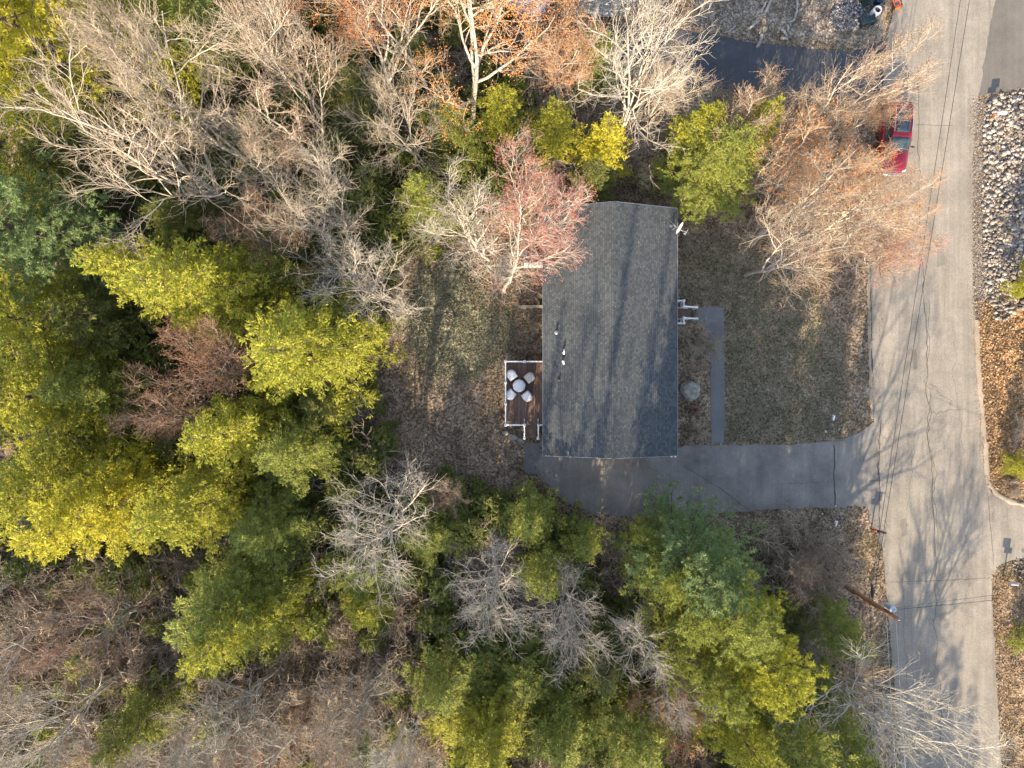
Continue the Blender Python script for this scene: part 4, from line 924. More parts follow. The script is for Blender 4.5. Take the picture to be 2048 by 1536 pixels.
for k in range(3):
    m = MB(); y = a1.y-0.17-k*0.29; z = DZ-0.18*(k+1)
    for j in (0, 1): m.box(((xm+xr)/2, y+0.07-0.142*j, z-0.018), (xr-xm-0.16, 0.134, 0.034), bev=0.004)
    m.box(((xm+xr)/2, y+0.15, z-0.1), (xr-xm-0.17, 0.02, 0.13)); m.build('step', M['deckwood'], deck)

# covered garden furniture on the deck
def fabric(name, c):
    m, n, l, b = newmat(name); v = coords(n, l, (1.5, 1.5, 0.6)); t = noise(n, l, 5, 3, 0.7, v); t.inputs['Distortion'].default_value = 1.5
    b.inputs['Base Color'].default_value = (*c, 1); b.inputs['Roughness'].default_value = 0.42
    bp = n.new('ShaderNodeBump'); bp.inputs['Strength'].default_value = 0.9; bp.inputs['Distance'].default_value = 0.04; l.new(t.outputs[0], bp.inputs['Height']); l.new(bp.outputs[0], b.inputs['Normal']); return m
M['cover'] = fabric('furniture_cover', (0.62, 0.63, 0.66)); M['cover_b'] = fabric('beige_cover', (0.46, 0.44, 0.40)); M['hem'] = plain('cover_hem', (0.20, 0.19, 0.18), 0.7)
tz = DZ+0.72; tc_ = W(1038.2, 771.6, tz)
tb = empty('covered_table', (tc_.x, tc_.y, DZ), 0, 'round table under a shiny grey cover in the middle of the deck furniture', 'table')
m = MB(); rr_ = 0.405
def wavy(rad, z, a_, n=64, amp=0.02, f=9): return [(rad*(1+amp*math.sin(f*t+a_)+amp*0.6*math.sin(5*t))*math.cos(t), rad*(1+amp*math.sin(f*t+a_)+amp*0.6*math.sin(5*t))*math.sin(t), z) for t in [2*math.pi*k/n for k in range(n)]]
def loft(m, rings, top=True):
    vr = [[m.bm.verts.new(p) for p in r_] for r_ in rings]; n = len(vr[0])
    for A, B in zip(vr, vr[1:]):
        for k in range(n): m.bm.faces.new((A[k], A[(k+1) % n], B[(k+1) % n], B[k]))
    if top: m.bm.faces.new(vr[-1])
loft(m, [wavy(0.43, 0.02, 0, amp=0.035), wavy(0.415, 0.4, 0, amp=0.02), wavy(rr_, 0.68, 0, amp=0.006), wavy(rr_-0.02, 0.715, 0, amp=0.002), wavy(0.25, 0.725, 0, amp=0), wavy(0.02, 0.735, 0, amp=0)])
m.build('cover', M['cover'], tb, True)
m = MB(); loft(m, [wavy(0.445, 0.015, 0, amp=0.035), wavy(0.446, 0.05, 0, amp=0.035)], False); m.build('hem', M['hem'], tb)
def dshape(r, L, sc, z, n=22, flare=0.0):
    pts = [(L*sc, -r*sc, z), (L*sc, r*sc, z)] if False else []
    for k in range(n+1):
        t = -math.pi/2+math.pi*k/n; pts.append(((L*0.45+math.cos(t)*r)*sc, math.sin(t)*r*sc, z))
    pts += [(-L*0.45*sc-0.04, r*sc*0.93, z), (-L*0.45*sc-0.05, 0, z), (-L*0.45*sc-0.04, -r*sc*0.93, z)]
    return pts
for k, (px, py, mt, lb) in enumerate([(1025, 752.5, 'cover', 'covered chair at the upper left of the round deck table, with long creases'), (1057, 756.8, 'cover_b', 'covered chair with the dull beige cover, upper right of the round deck table'),
        (1023.4, 787.2, 'cover', 'smooth covered chair at the lower left of the round deck table'), (1052.6, 790.3, 'cover', 'covered chair at the lower right of the round deck table')]):
    c = W(px, py, DZ+0.8); an = math.atan2(c.y-tc_.y, c.x-tc_.x)
    ch = empty('covered_chair', (c.x, c.y, DZ), an, lb, 'chair', 'covered chairs round the deck table')
    m = MB(); r_ = 0.30; L = 0.32
    rings = [dshape(r_, L, 1.10, 0.03), dshape(r_, L, 1.05, 0.4), dshape(r_, L, 1.0, 0.66)]
    rings += [[(x*0.97, y*0.97, z+(0.05+0.06*max(0, x))) for x, y, z in dshape(r_, L, 1.0, 0.66)], [(x*0.6, y*0.6, z+0.07+0.05*x) for x, y, z in dshape(r_, L, 1.0, 0.66)], [(x*0.1, y*0.1, 0.74) for x, y, z in dshape(r_, L, 1.0, 0.66)]]
    loft(m, rings); m.build('cover', M[mt], ch, True)
    m = MB(); loft(m, [dshape(r_, L, 1.13, 0.02), dshape(r_, L, 1.125, 0.07)], False); m.build('hem', M['hem'], ch)

# ------------------------------------------------------------------ front steps
st = empty('front_steps', (0, 0, 0), 0, 'small front porch steps with white railings on the right side of the house', 'steps')
sz = 0.72; z1 = sz+0.9
yt, yb = W(0, 601, z1).y, W(0, 646, z1).y; xl = W(1368, 0, z1).x; yi, yj = W(0, 612.5, z1).y, W(0, 635.5, z1).y; xe = W(1394, 0, 1.1).x
m = MB(); n_ = 8; w_ = (xl+0.06-wx1-0.004)/5
for k in range(5): m.box((wx1+0.006+w_*(k+0.5), (yt+yb)/2, sz-0.02), (w_-0.012, yt-yb+0.1, 0.035), bev=0.004)
m.build('landing', M['deckwood'], st)
m = MB(); m.box(((wx1+xl)/2, (yt+yb)/2, sz/2-0.05), (xl-wx1-0.02, yt-yb-0.06, sz-0.1)); m.build('skirt', M['white'], st)
for k in range(3):
    m = MB(); x = xl+0.2+k*0.24; z = sz-0.18*(k+1)
    for j in (0, 1): m.box((x-0.06+j*0.125, (yi+yj)/2, z-0.018), (0.118, yi-yj-0.09, 0.034), bev=0.004)
    m.box((x-0.115, (yi+yj)/2, z-0.11), (0.02, yi-yj-0.1, 0.15)); m.build('step', M['deckwood'], st)
for y in (yt, yb, yi, yj): post(st, xl, y, sz, z1, 0.10)
for y in (yi, yj): post(st, xe, y, 0.02, 1.08, 0.10); rail(st, (xl, y, z1-0.05), (xe, y, 1.04), wd=0.09)
for y in (yt, yb): rail(st, (wx1-0.03, y, z1-0.03), (xl, y, z1-0.03), wd=0.08)
rail(st, (xl, yt, z1-0.03), (xl, yi, z1-0.03), wd=0.08); rail(st, (xl, yj, z1-0.03), (xl, yb, z1-0.03), wd=0.08)

# ------------------------------------------------------------------ left side of the house
f = empty('privacy_screen', (0, 0, 0), 0, 'white topped screen beside the blue-grey slab at the left wall of the house', 'fence')
A = W(1049, 527, 1.7); 
m = MB(); m.box(((A.x+hx)/2, A.y, 1.68), (hx-A.x, 0.07, 0.05)); m.build('top_rail', M['white'], f)
m = MB(); [m.box((A.x+0.1+0.16*k, A.y, 0.86), (0.14, 0.025, 1.55)) for k in range(int((hx-A.x-0.1)/0.16))]; m.build('panel', M['white'], f)
post(f, A.x+0.03, A.y, 0, 1.72, 0.09)
f = empty('timber_wall', (0, 0, 0), 0, 'low weathered timber wall jutting from the left side of the house above the deck', 'wall')
A = W(1037, 612.5, 0.5); M['beam'] = bark('weathered_timber', (0.20, 0.17, 0.13), (0.38, 0.33, 0.27))
for k in range(3): m = MB(); m.box(((A.x+hx)/2, A.y, 0.08+0.165*k), (hx-A.x, 0.16, 0.155), bev=0.012); m.build('beam', M['beam'], f)
o = None
# ------------------------------------------------------------------ boulder, shrubs, garden lights
def boulder(name, px, py, sx, sy, sz_, seed, label, mat, parentless=True):
    rg = np.random.default_rng(seed); b2 = bmesh.new(); bmesh.ops.create_icosphere(b2, subdivisions=4, radius=1)
    from mathutils import noise as mn
    for v in b2.verts:
        p = v.co*1.3+Vector((seed*3.1, 0, 0)); k = 1+0.22*mn.noise(p)+0.10*mn.noise(p*2.7)+0.03*mn.noise(p*8)
        v.co = v.co*k
        v.co.z = min(v.co.z, 0.72+0.05*mn.noise(p*3)); v.co.x *= sx; v.co.y *= sy; v.co.z *= sz_
    me = bpy.data.meshes.new(name); b2.to_mesh(me); b2.free()
    p = W(px, py, sz_*0.5); return tag(link(name, me, mat, None, (p.x, p.y, 0.1)), label, 'rock')
def rockmat():
    m, n, l, b = newmat('lichen_boulder'); v = coords(n, l); t = noise(n, l, 3.5, 8, 0.75, v); r = ramp(n, [(0.3, (0.12, 0.11, 0.09)), (0.5, (0.27, 0.26, 0.22)), (0.7, (0.44, 0.43, 0.38))]); l.new(t.outputs[0], r.inputs[0]); l.new(r.outputs[0], b.inputs['Base Color']); b.inputs['Roughness'].default_value = 0.9
    bp = n.new('ShaderNodeBump'); bp.inputs['Strength'].default_value = 0.7; bp.inputs['Distance'].default_value = 0.06; l.new(t.outputs[0], bp.inputs['Height']); l.new(bp.outputs[0], b.inputs['Normal']); return m
M['rock'] = rockmat()
boulder('boulder', 1382, 782, 0.64, 0.70, 0.55, 4, 'large grey lichened boulder in the bed between the front path and the house', M['rock'])
for k, (x, y, s_, lb) in enumerate([(1012, 866, 0.22, 'small pale rock at the lower left corner of the deck'), (1027, 874, 0.3, 'flat grey rock below the deck railing'), (1040, 880, 0.2, 'small rock left of the deck stairs')]):
    boulder('rock', x, y, s_, s_*0.7, s_*0.6, 10+k, lb, M['rock'])
def shrub(px, py, h, r, seed, label, mat, name='bare_shrub', dens=1.0):
    rng = np.random.default_rng(seed); n0 = int(12*dens); az = rng.uniform(0, 6.28, n0); el = rng.uniform(0.4, 1.35, n0)
    d = np.stack([np.cos(az)*np.cos(el), np.sin(az)*np.cos(el), np.sin(el)], -1)
    a_, b_ = grow(rng, rng.normal(size=(n0, 3))*0.05*np.array([1, 1, 0]), d, r*1.1/np.maximum(np.cos(el), 0.55)*0.75*rng.uniform(.7, 1.1, n0), np.full(n0, 0.022), np.full(n0, 0.008), 7, 0.2, 0.05)
    i, t, p, d, q_ = spawn(rng, a_, b_, 12, 0.2, 1, 25, 65); c_, e_ = grow(rng, p, d, np.full(len(p), r*0.42)*rng.uniform(0.4, 1.1, len(p)), np.full(len(p), 0.009), np.full(len(p), 0.005), 4, 0.25, 0.03)
    i, t, p, d, q_ = spawn(rng, c_, e_, 9, 0.15, 1, 25, 65); f_, g_ = grow(rng, p, d, np.full(len(p), r*0.2)*rng.uniform(0.4, 1.2, len(p)), np.full(len(p), 0.006), np.full(len(p), 0.004), 2, 0.25, 0.03)
    root = empty(name, W(px, py, 0), 0, label, 'shrub')
    v, q = tubes(a_, b_, 5); link('stems', np_mesh('stems', v, [q]), M[mat], root)
    v, q = join([tubes(c_, e_, 3), tubes(f_, g_, 3)]); link('crown', np_mesh('twigs', v, [q]), M[mat], root)
shrub(1405, 697, 2.2, 1.75, 1, 'rounded bare grey shrub between the front steps and the boulder', 'twig_grey', dens=1.5)
shrub(1392, 862, 1.2, 0.85, 2, 'small brown bare shrub near the lower right corner of the house', 'twig_tan', dens=1.3)
shrub(1385, 820, 0.7, 0.5, 5, 'tiny bare shrub just below the boulder', 'twig_red')
shrub(1075, 600, 0.9, 0.5, 3, 'thin bare shrub against the left wall above the timber wall', 'twig_grey')
shrub(1068, 655, 1.0, 0.7, 4, 'thin bare shrub between the timber wall and the deck', 'twig_grey')
shrub(2030, 860, 1.2, 1.0, 6, 'bare brown shrub on the orange leaf bank at the right edge', 'twig_tan')
shrub(2020, 975, 1.0, 0.9, 7, 'tangled bare shrub at the corner above the far driveway', 'twig_tan')
shrub(1640, 1120, 1.2, 1.1, 8, 'reddish bare shrub covering the foot of the utility pole', 'twig_red', dens=1.4)
def garden_light(px, py, label):
    root = empty('garden_light', W(px, py, 0), 0, label, 'garden light', 'white garden lights beside the driveway'); root.scale = (0.75,)*3
    m = MB(); m.lathe([(0.05, 0), (0.05, 0.28), (0.06, 0.3)], (0, 0, 0), 12); m.build('stake', M['white'], root)
    m = MB(); m.lathe([(0.07, -0.28), (0.09, -0.1), (0.115, 0.16), (0.13, 0.2), (0.10, 0.2), (0.08, 0.1)], (0, 0.06, 0.42), 16, Matrix.Rotation(R(-70), 4, 'X')); m.build('lamp_shade', M['white'], root, True)
garden_light(1663, 836, 'white cone shaped garden light on the front lawn above the driveway mouth')
garden_light(1668, 1046, 'white cone shaped garden light in the stones below the driveway mouth')

# ------------------------------------------------------------------ utility pole and wires
pb = W(1655, 1150, 0); ptop = W(1795, 1238, 8.35); ptop.z = 8.35; ptop.x = pb.x+(ptop.x-pb.x); PH = 8.35
pole = empty('utility_pole', pb, 0, 'brown wooden utility pole leaning outward beside the road with a grey transformer', 'utility pole')
dxy = Vector((ptop.x-pb.x, ptop.y-pb.y, 0))
def poleat(z): return Vector((dxy.x*z/PH, dxy.y*z/PH, z))
M['pole'] = bark('pole_wood', (0.13, 0.06, 0.03), (0.34, 0.17, 0.085), 2.0)
m = MB(); m.tube([poleat(-0.3), poleat(3), poleat(6), poleat(PH)], 0.17, 16, 0.125); m.build('shaft', M['pole'], pole, True)
m = MB(); c = poleat(7.55)+Vector((0.02, 0.36, 0)); m.lathe([(0.01, -0.36), (0.16, -0.36), (0.175, -0.33), (0.175, 0.30), (0.185, 0.31), (0.185, 0.34), (0.13, 0.38), (0.01, 0.39)], c, 22); tf = m.build('transformer', plain('transformer_grey', (0.42, 0.46, 0.52), 0.45, 0.2), pole, True)
m = MB(); m.lathe([(0.03, 0), (0.05, 0.03), (0.03, 0.06), (0.05, 0.09), (0.03, 0.12), (0.02, 0.18)], c+Vector((0.05, 0.02, 0.38)), 12); m.build('bushing', plain('porcelain', (0.5, 0.5, 0.52), 0.3), tf, True)
m = MB(); m.box(poleat(7.6)+Vector((0, 0.16, 0)), (0.1, 0.22, 0.4)); m.build('bracket', M['metal'], pole)
m = MB(); m.lathe([(0.04, 0), (0.055, 0.05), (0.04, 0.1), (0.055, 0.15), (0.03, 0.22)], poleat(PH)+Vector((0, 0, -0.02)), 12); m.build('insulator', M['metal'], pole, True)
m = MB(); [m.tube([poleat(1.2+0.9*k)+Vector((0.1, -0.1, 0)), poleat(1.2+0.9*k)+Vector((0.17, -0.17, 0))], 0.02, 6) for k in range(3)]; m.tube([poleat(0.2)+Vector((0.15, 0.09, 0)), poleat(7.2)+Vector((0.12, 0.07, 0))], 0.022, 6); m.build('conduit', plain('rust_conduit', (0.30, 0.10, 0.04), 0.6), pole)
def wire(A, B, sag, r, label, mat, n=30, grp='overhead wires along the road'):
    m = MB(); m.tube([A.lerp(B, k/n)+Vector((0, 0, -sag*4*(k/n)*(1-k/n))) for k in range(n+1)], r, 6); ob = m.build('overhead_wire', mat, None, True); return tag(ob, label, 'wire', grp)
PW = Vector((pb.x, pb.y, 0)); Wd = plain('wire_black', (0.035, 0.033, 0.03), 0.6); Wl = plain('wire_grey', (0.42, 0.44, 0.46), 0.4, 0.3)
wire(PW+poleat(5.7), W(1952, -80, 6.3), 0.0, 0.018, 'right hand black wire running up the road from the utility pole', Wd)
wire(PW+poleat(5.35), W(1933, -80, 5.9), 0.0, 0.016, 'left hand black wire running up the road from the utility pole', Wd)
wire(PW+poleat(5.4), W(1762, 1600, 5.2), 0.12, 0.016, 'black wire running down beside the road edge from the middle of the pole', Wd)
wire(PW+poleat(8.2), W(1822, 1700, 8.0), 0.05, 0.012, 'pale wire running down the road from the top of the pole', Wl)
wire(PW+poleat(7.2), W(1802, 1700, 7.4), 0.05, 0.014, 'pale wire running down the road from just under the transformer', Wl)
wire(PW+poleat(6.9), W(2100, 1178, 4.5), 0.15, 0.010, 'thin wire crossing the road from the pole to the right', Wd)
m = MB(); c = W(1744, 1181, 5.6); m.tube([c+Vector((0.0, 0.36, 0)), c+Vector((0.01, 0.3, 0)), c+Vector((0.02, -0.3, 0)), c+Vector((0.02, -0.36, 0))], 0.075, 10); tag(m.build('cable_enclosure', M['dark'], None, True), 'black cable splice case hanging on the wire beside the pole', 'cable box')

# ------------------------------------------------------------------ letter boxes
def mailbox(px, py, rz, label, body, extra=None, h=1.05):
    root = empty('letter_box', W(px, py, 0), rz, label, 'mailbox')
    m = MB(); m.box((0, 0, h/2-0.1), (0.09, 0.09, h+0.1), bev=0.006); m.build('post', M['pole'], root)
    m = MB(); m.box((0.12, 0, h-0.06), (0.5, 0.12, 0.03)); m.build('shelf', M['pole'], root)
    m = MB(); n_ = 14; pr = [(-0.09, 0), (0.09, 0)]+[(0.09*math.cos(math.pi*k/n_), 0.13+0.09*math.sin(math.pi*k/n_)) for k in range(n_+1)]
    A = [m.bm.verts.new((-0.12, y, h-0.04+z)) for y, z in pr]; B = [m.bm.verts.new((0.38, y, h-0.04+z)) for y, z in pr]; k_ = len(pr)
    m.bm.faces.new(A); m.bm.faces.new(B[::-1])
    for k in range(k_): m.bm.faces.new((A[k], B[k], B[(k+1) % k_], A[(k+1) % k_]))
    bx_ = m.build('box', body, root)
    m = MB(); m.box((0.1, -0.1, h+0.12), (0.16, 0.012, 0.05)); m.box((0.03, -0.1, h+0.07), (0.03, 0.012, 0.14)); m.build('flag', plain('red_flag', (0.5, 0.03, 0.02), 0.5), bx_)
    if extra is not None:
        m = MB(); m.tube([(-0.30, 0.02, h-0.18), (0.22, 0.02, h-0.18)], 0.085, 12); m.build('newspaper_tube', extra, root, True)
Mred = plain('red_tube', (0.36, 0.05, 0.03), 0.5); Mwh = plain('white_tube', (0.72, 0.73, 0.74), 0.5)
mailbox(1742, 1057, R(-12), 'dark letter box with a red newspaper tube at the road edge below our driveway', M['dark'], Mred)
mailbox(1975, 240, R(5), 'letter box with a red tube standing at the edge of the riprap', Mwh, Mred, 1.15)
mailbox(2005, 1158, R(175), 'letter box with a white tube just below the far right driveway', M['metal'], Mwh, 1.15)

# ------------------------------------------------------------------ red car
def paint(name, c):
    m, n, l, b = newmat(name); b.inputs['Base Color'].default_value = (*c, 1); b.inputs['Metallic'].default_value = 0.25; b.inputs['Roughness'].default_value = 0.35; b.inputs['Coat Weight'].default_value = 0.8; b.inputs['Coat Roughness'].default_value = 0.06
    t = noise(n, l, 3, 4, 0.7, coords(n, l)); r = ramp(n, [(0.3, (0.3,)*3), (0.7, (0.45,)*3)]); l.new(t.outputs[0], r.inputs[0]); l.new(r.outputs[0], b.inputs['Roughness']); return m
Mp = paint('red_car_paint', (0.24, 0.004, 0.016)); Mgl = plain('car_glass', (0.03, 0.05, 0.065), 0.05, 0, 0.1); Mty = plain('tyre', (0.02, 0.02, 0.02), 0.9); Mch = plain('chrome', (0.75, 0.76, 0.8), 0.2, 0.9)
cc = W(1787, 276, 0.6)
car = empty('parked_car', (cc.x, cc.y, 0.04), R(-4), 'red car with a dark glass roof parked at the road edge under bare branches', 'car')
# local axes: +Y = rear, -Y = front
m = MB()
ST = [(-2.33, 0.62, 0.42, 0.66), (-2.26, 0.80, 0.32, 0.78), (-2.05, 0.89, 0.28, 0.92), (-1.6, 0.93, 0.26, 1.00), (-1.05, 0.94, 0.26, 1.05), (-0.6, 0.945, 0.26, 1.07), (0.6, 0.945, 0.26, 1.08), (1.6, 0.94, 0.26, 1.10), (2.05, 0.91, 0.30, 1.08), (2.27, 0.84, 0.36, 1.02), (2.33, 0.74, 0.5, 0.9)]
rings = []
for y, hw, zb, zt in ST:
    r_ = []; n_ = 28
    for k in range(n_):
        t = 2*math.pi*k/n_; cx_ = abs(math.cos(t))**0.42*math.copysign(1, math.cos(t)); sz_ = abs(math.sin(t))**0.5*math.copysign(1, math.sin(t))
        zz = (zb+zt)/2+(zt-zb)/2*sz_; bow = 0.0
        xx = hw*cx_*(1-0.05*max(0, sz_)); r_.append((xx, y-0.10*(1-(xx/0.95)**2)*(1 if y < -1.9 else 0), zz+0.02*(1-(xx/0.95)**2)*(sz_ > 0)))
    rings.append(r_)
loft(m, rings); m.bm.faces.new([m.bm.verts.new(p) for p in rings[0]][::-1])
body = m.build('body', Mp, car, True)
def quadpatch(name, pts, mat, parent, th=0.012, bow=0.0, nx=8, ny=4):
    """curved panel over four corners (front-left, front-right, rear-right, rear-left)"""
    a, b, c, d = [Vector(p) for p in pts]; nrm_ = (b-a).cross(d-a).normalized()
    if nrm_.z < 0: nrm_ = -nrm_
    m = MB(); G = []
    for j in range(ny+1):
        for i in range(nx+1):
            u, v = i/nx, j/ny; p = (a.lerp(b, u)).lerp(d.lerp(c, u), v)+nrm_*(bow*4*u*(1-u)); G.append(m.bm.verts.new(p))
    for j in range(ny):
        for i in range(nx): q = j*(nx+1)+i; m.bm.faces.new((G[q], G[q+1], G[q+nx+2], G[q+nx+1]))
    r = bmesh.ops.extrude_face_region(m.bm, geom=m.bm.faces[:]); bmesh.ops.translate(m.bm, vec=-nrm_*th, verts=[g for g in r['geom'] if isinstance(g, bmesh.types.BMVert)])
    return m.build(name, mat, parent, True)
# greenhouse
m = MB(); gh = [[(-0.80, -1.02, 1.04), (0.80, -1.02, 1.04), (0.84, 0.6, 1.07), (0.80, 2.12, 1.07), (-0.80, 2.12, 1.07), (-0.84, 0.6, 1.07)], [(-0.62, -0.30, 1.60), (0.62, -0.30, 1.60), (0.64, 0.6, 1.66), (0.60, 1.80, 1.60), (-0.60, 1.80, 1.60), (-0.64, 0.6, 1.66)], [(-0.57, -0.22, 1.63), (0.57, -0.22, 1.63), (0.59, 0.6, 1.695), (0.55, 1.74, 1.63), (-0.55, 1.74, 1.63), (-0.59, 0.6, 1.695)]]
loft(m, gh); ro = m.build('roof', Mp, car, False)
quadpatch('windshield', [(-0.77, -1.03, 1.055), (0.77, -1.03, 1.055), (0.605, -0.33, 1.60), (-0.605, -0.33, 1.60)], Mgl, car, 0.02, 0.05)
quadpatch('rear_window', [(-0.56, 1.84, 1.58), (0.56, 1.84, 1.58), (0.70, 2.12, 1.16), (-0.70, 2.12, 1.16)], Mgl, car, 0.02, 0.04)
quadpatch('sunroof', [(-0.45, 0.0, 1.668), (0.45, 0.0, 1.668), (0.45, 0.78, 1.71), (-0.45, 0.78, 1.71)], Mgl, ro, 0.012, 0.012)
quadpatch('sunroof', [(-0.45, 0.84, 1.70), (0.45, 0.84, 1.70), (0.43, 1.60, 1.66), (-0.43, 1.60, 1.66)], Mgl, ro, 0.012, 0.012)
for s_ in (-1, 1):
    for ya, yb, yc, yd in ((-0.86, 0.22, 0.2, -0.22), (0.30, 1.15, 1.1, 0.30), (1.22, 1.95, 1.68, 1.2)):
        m = MB(); P = [(s_*0.838, ya, 1.10), (s_*0.855, yb, 1.11), (s_*0.665, yc, 1.60), (s_*0.65, yd, 1.58)]; m.face(P if s_ > 0 else P[::-1]); m.build('side_window', Mgl, car)
    m = MB(); m.box((s_*1.02, -0.72, 1.12), (0.2, 0.12, 0.13), rz=s_*-0.25, bev=0.04); m.box((s_*0.92, -0.70, 1.08), (0.12, 0.05, 0.04)); m.build('mirror', M['dark'], car, True)
    m = MB(); m.box((s_*0.68, -2.16, 0.76), (0.34, 0.24, 0.12), rz=s_*0.45, bev=0.04); m.build('headlight', plain('headlight_glass', (0.7, 0.72, 0.75), 0.1), car, True)
    m = MB(); m.box((s_*0.74, 2.24, 0.92), (0.2, 0.1, 0.24), bev=0.03); m.build('tail_light', plain('tail_red', (0.5, 0.01, 0.01), 0.2), car, True)
    m = MB(); m.tube([(s_*0.565, 0.0, 1.70), (s_*0.57, 0.6, 1.755), (s_*0.555, 1.55, 1.72)], 0.018, 8); m.build('roof_rail', Mch, ro)
    for y in (-0.25, 0.75): m = MB(); m.box((s_*0.953, y+0.35, 0.92), (0.03, 0.2, 0.03), bev=0.01); m.build('door_handle', Mp, car)
    for y in (-1.42, 1.38):
        Mx = Matrix.Rotation(R(90), 4, 'Y'); m = MB(); m.lathe([(0.22, -0.11), (0.33, -0.11), (0.36, -0.08), (0.36, 0.08), (0.33, 0.11), (0.22, 0.11)], (s_*0.84, y, 0.36), 28, Mx); wh = m.build('wheel', Mty, car, True)
        m = MB(); m.lathe([(0.02, -0.09), (0.215, -0.10), (0.215, 0.10), (0.05, 0.12), (0.02, 0.12)] , (s_*0.84, y, 0.36), 10, Mx); m.build('rim', Mch, wh)
m = MB(); m.box((0, -2.41, 0.66), (0.9, 0.06, 0.22), bev=0.02); gr = m.build('grille', M['dark'], car)
m = MB(); [m.box((0, -2.445, 0.59+0.05*k), (0.84, 0.02, 0.016)) for k in range(4)]; m.box((0, -2.43, 0.80), (1.1, 0.08, 0.035), bev=0.01); m.build('grille_trim', Mch, gr)
m = MB(); m.box((0, -2.38, 0.42), (1.45, 0.16, 0.16), bev=0.05); m.build('bumper', Mch, car, True)
m = MB(); m.box((0, -2.47, 0.50), (0.34, 0.012, 0.12)); m.build('number_plate', Mwh, car)
for x in (-0.35, 0.3): m = MB(); m.tube([(x, -1.04, 1.075), (x+0.5, -0.94, 1.15)], 0.009, 6); m.build('wiper', M['dark'], car)

# ------------------------------------------------------------------ wheelie bins, barrel, sack truck
def wbin(px, py, col, label, lying=0, rz=0, sc=1.0):
    root = empty('wheelie_bin', W(px, py, 0)+Vector((0, 0, 0.03)), rz, label, 'bin', 'dark wheelie bins at the top edge')
    if lying: root.rotation_euler = (R(-84), 0, rz); root.location.z = 0.32
    root.scale = (sc,)*3
    m = MB(); rings = []
    for z, a, b in ((0.03, 0.21, 0.23), (0.5, 0.25, 0.27), (0.98, 0.29, 0.32), (0.98, 0.32, 0.35), (1.03, 0.32, 0.35)):
        rings.append([(a*abs(math.cos(t))**0.5*math.copysign(1, math.cos(t)), b*abs(math.sin(t))**0.5*math.copysign(1, math.sin(t)), z) for t in [2*math.pi*k/24 for k in range(24)]])
    loft(m, rings); m.bm.faces.new([m.bm.verts.new(p) for p in rings[0]][::-1]); m.build('bin_body', col, root)
    m = MB(); m.box((0, 0.01, 1.065), (0.66, 0.72, 0.05), bev=0.02); m.box((0, -0.02, 1.10), (0.5, 0.5, 0.03), bev=0.012); m.build('lid', col, root)
    m = MB(); m.tube([(-0.25, 0.40, 1.0), (0.25, 0.40, 1.0)], 0.02, 8); m.build('handle', col, root)
    for s_ in (-1, 1): m = MB(); m.lathe([(0.03, -0.03), (0.1, -0.03), (0.1, 0.03), (0.03, 0.03)], (s_*0.26, 0.24, 0.1), 16, Matrix.Rotation(R(90), 4, 'Y')); m.build('wheel', Mty, root)
Mb1 = plain('green_bin', (0.014, 0.035, 0.04), 0.45); Mb2 = plain('blue_bin', (0.012, 0.035, 0.08), 0.45); Mb3 = plain('brown_bin', (0.07, 0.045, 0.035), 0.5)
wbin(1728, 8, Mb1, 'dark green wheelie bin cut by the top edge, leftmost of the row', 0, 0.4)
wbin(1752, 6, Mb2, 'dark blue wheelie bin at the top edge next to the orange sack truck', 0, -0.3)
wbin(1762, 22, Mb3, 'brown wheelie bin lying beside the white barrel', 1, R(100), 0.7)
wbin(1715, 52, Mb1, 'dark bin fallen on its side lowest of the group near the stones', 1, R(-75), 0.85)
br_ = empty('barrel', W(1745, 30, 0), 0, 'white rimmed open barrel with a dark inside between the bins', 'barrel')
m = MB(); m.lathe([(0.24, 0.0), (0.29, 0.3), (0.29, 0.6), (0.26, 0.72), (0.20, 0.72), (0.20, 0.3), (0.01, 0.28)], (0, 0, 0), 24); bb = m.build('shell', Mwh, br_, True)
m = MB(); m.lathe([(0.01, 0.30), (0.196, 0.30), (0.196, 0.60), (0.19, 0.60), (0.19, 0.34), (0.01, 0.33)], (0, 0, 0), 20); m.build('liner', M['dark'], br_, True)
bk = empty('bucket', W(1737, 44, 0), 0.3, 'small yellow-green bucket below the white barrel', 'bucket')
m = MB(); m.lathe([(0.10, 0.0), (0.13, 0.28), (0.145, 0.28), (0.145, 0.3), (0.12, 0.3), (0.095, 0.03), (0.01, 0.02)], (0, 0, 0), 18); m.build('shell', plain('lime_plastic', (0.48, 0.5, 0.04), 0.5), bk, True)
m = MB(); m.tube([(0.14*math.cos(t), 0.02+0.03*math.sin(t), 0.30+0.10*math.sin(t)) for t in [math.pi*k/10 for k in range(11)]], 0.008, 6); m.build('handle', M['metal'], bk)
sk = empty('sack_truck', W(1788, 4, 0), R(20), 'orange metal sack truck lying at the road edge by the bins', 'hand truck')
Mor = plain('orange_paint', (0.65, 0.10, 0.015), 0.5)
m = MB(); [m.tube([(s_*0.2, -0.45, 0.22), (s_*0.2, 0.5, 0.30)], 0.022, 8) for s_ in (-1, 1)]; [m.tube([(-0.2, y, 0.25+0.03*y), (0.2, y, 0.25+0.03*y)], 0.02, 8) for y in (-0.4, -0.1, 0.2, 0.5)]; m.box((0, -0.5, 0.14), (0.44, 0.03, 0.26)); m.build('frame', Mor, sk)
for s_ in (-1, 1): m = MB(); m.lathe([(0.04, -0.04), (0.13, -0.04), (0.13, 0.04), (0.04, 0.04)], (s_*0.26, -0.42, 0.14), 18, Matrix.Rotation(R(90), 4, 'Y')); m.build('wheel', Mty, sk)

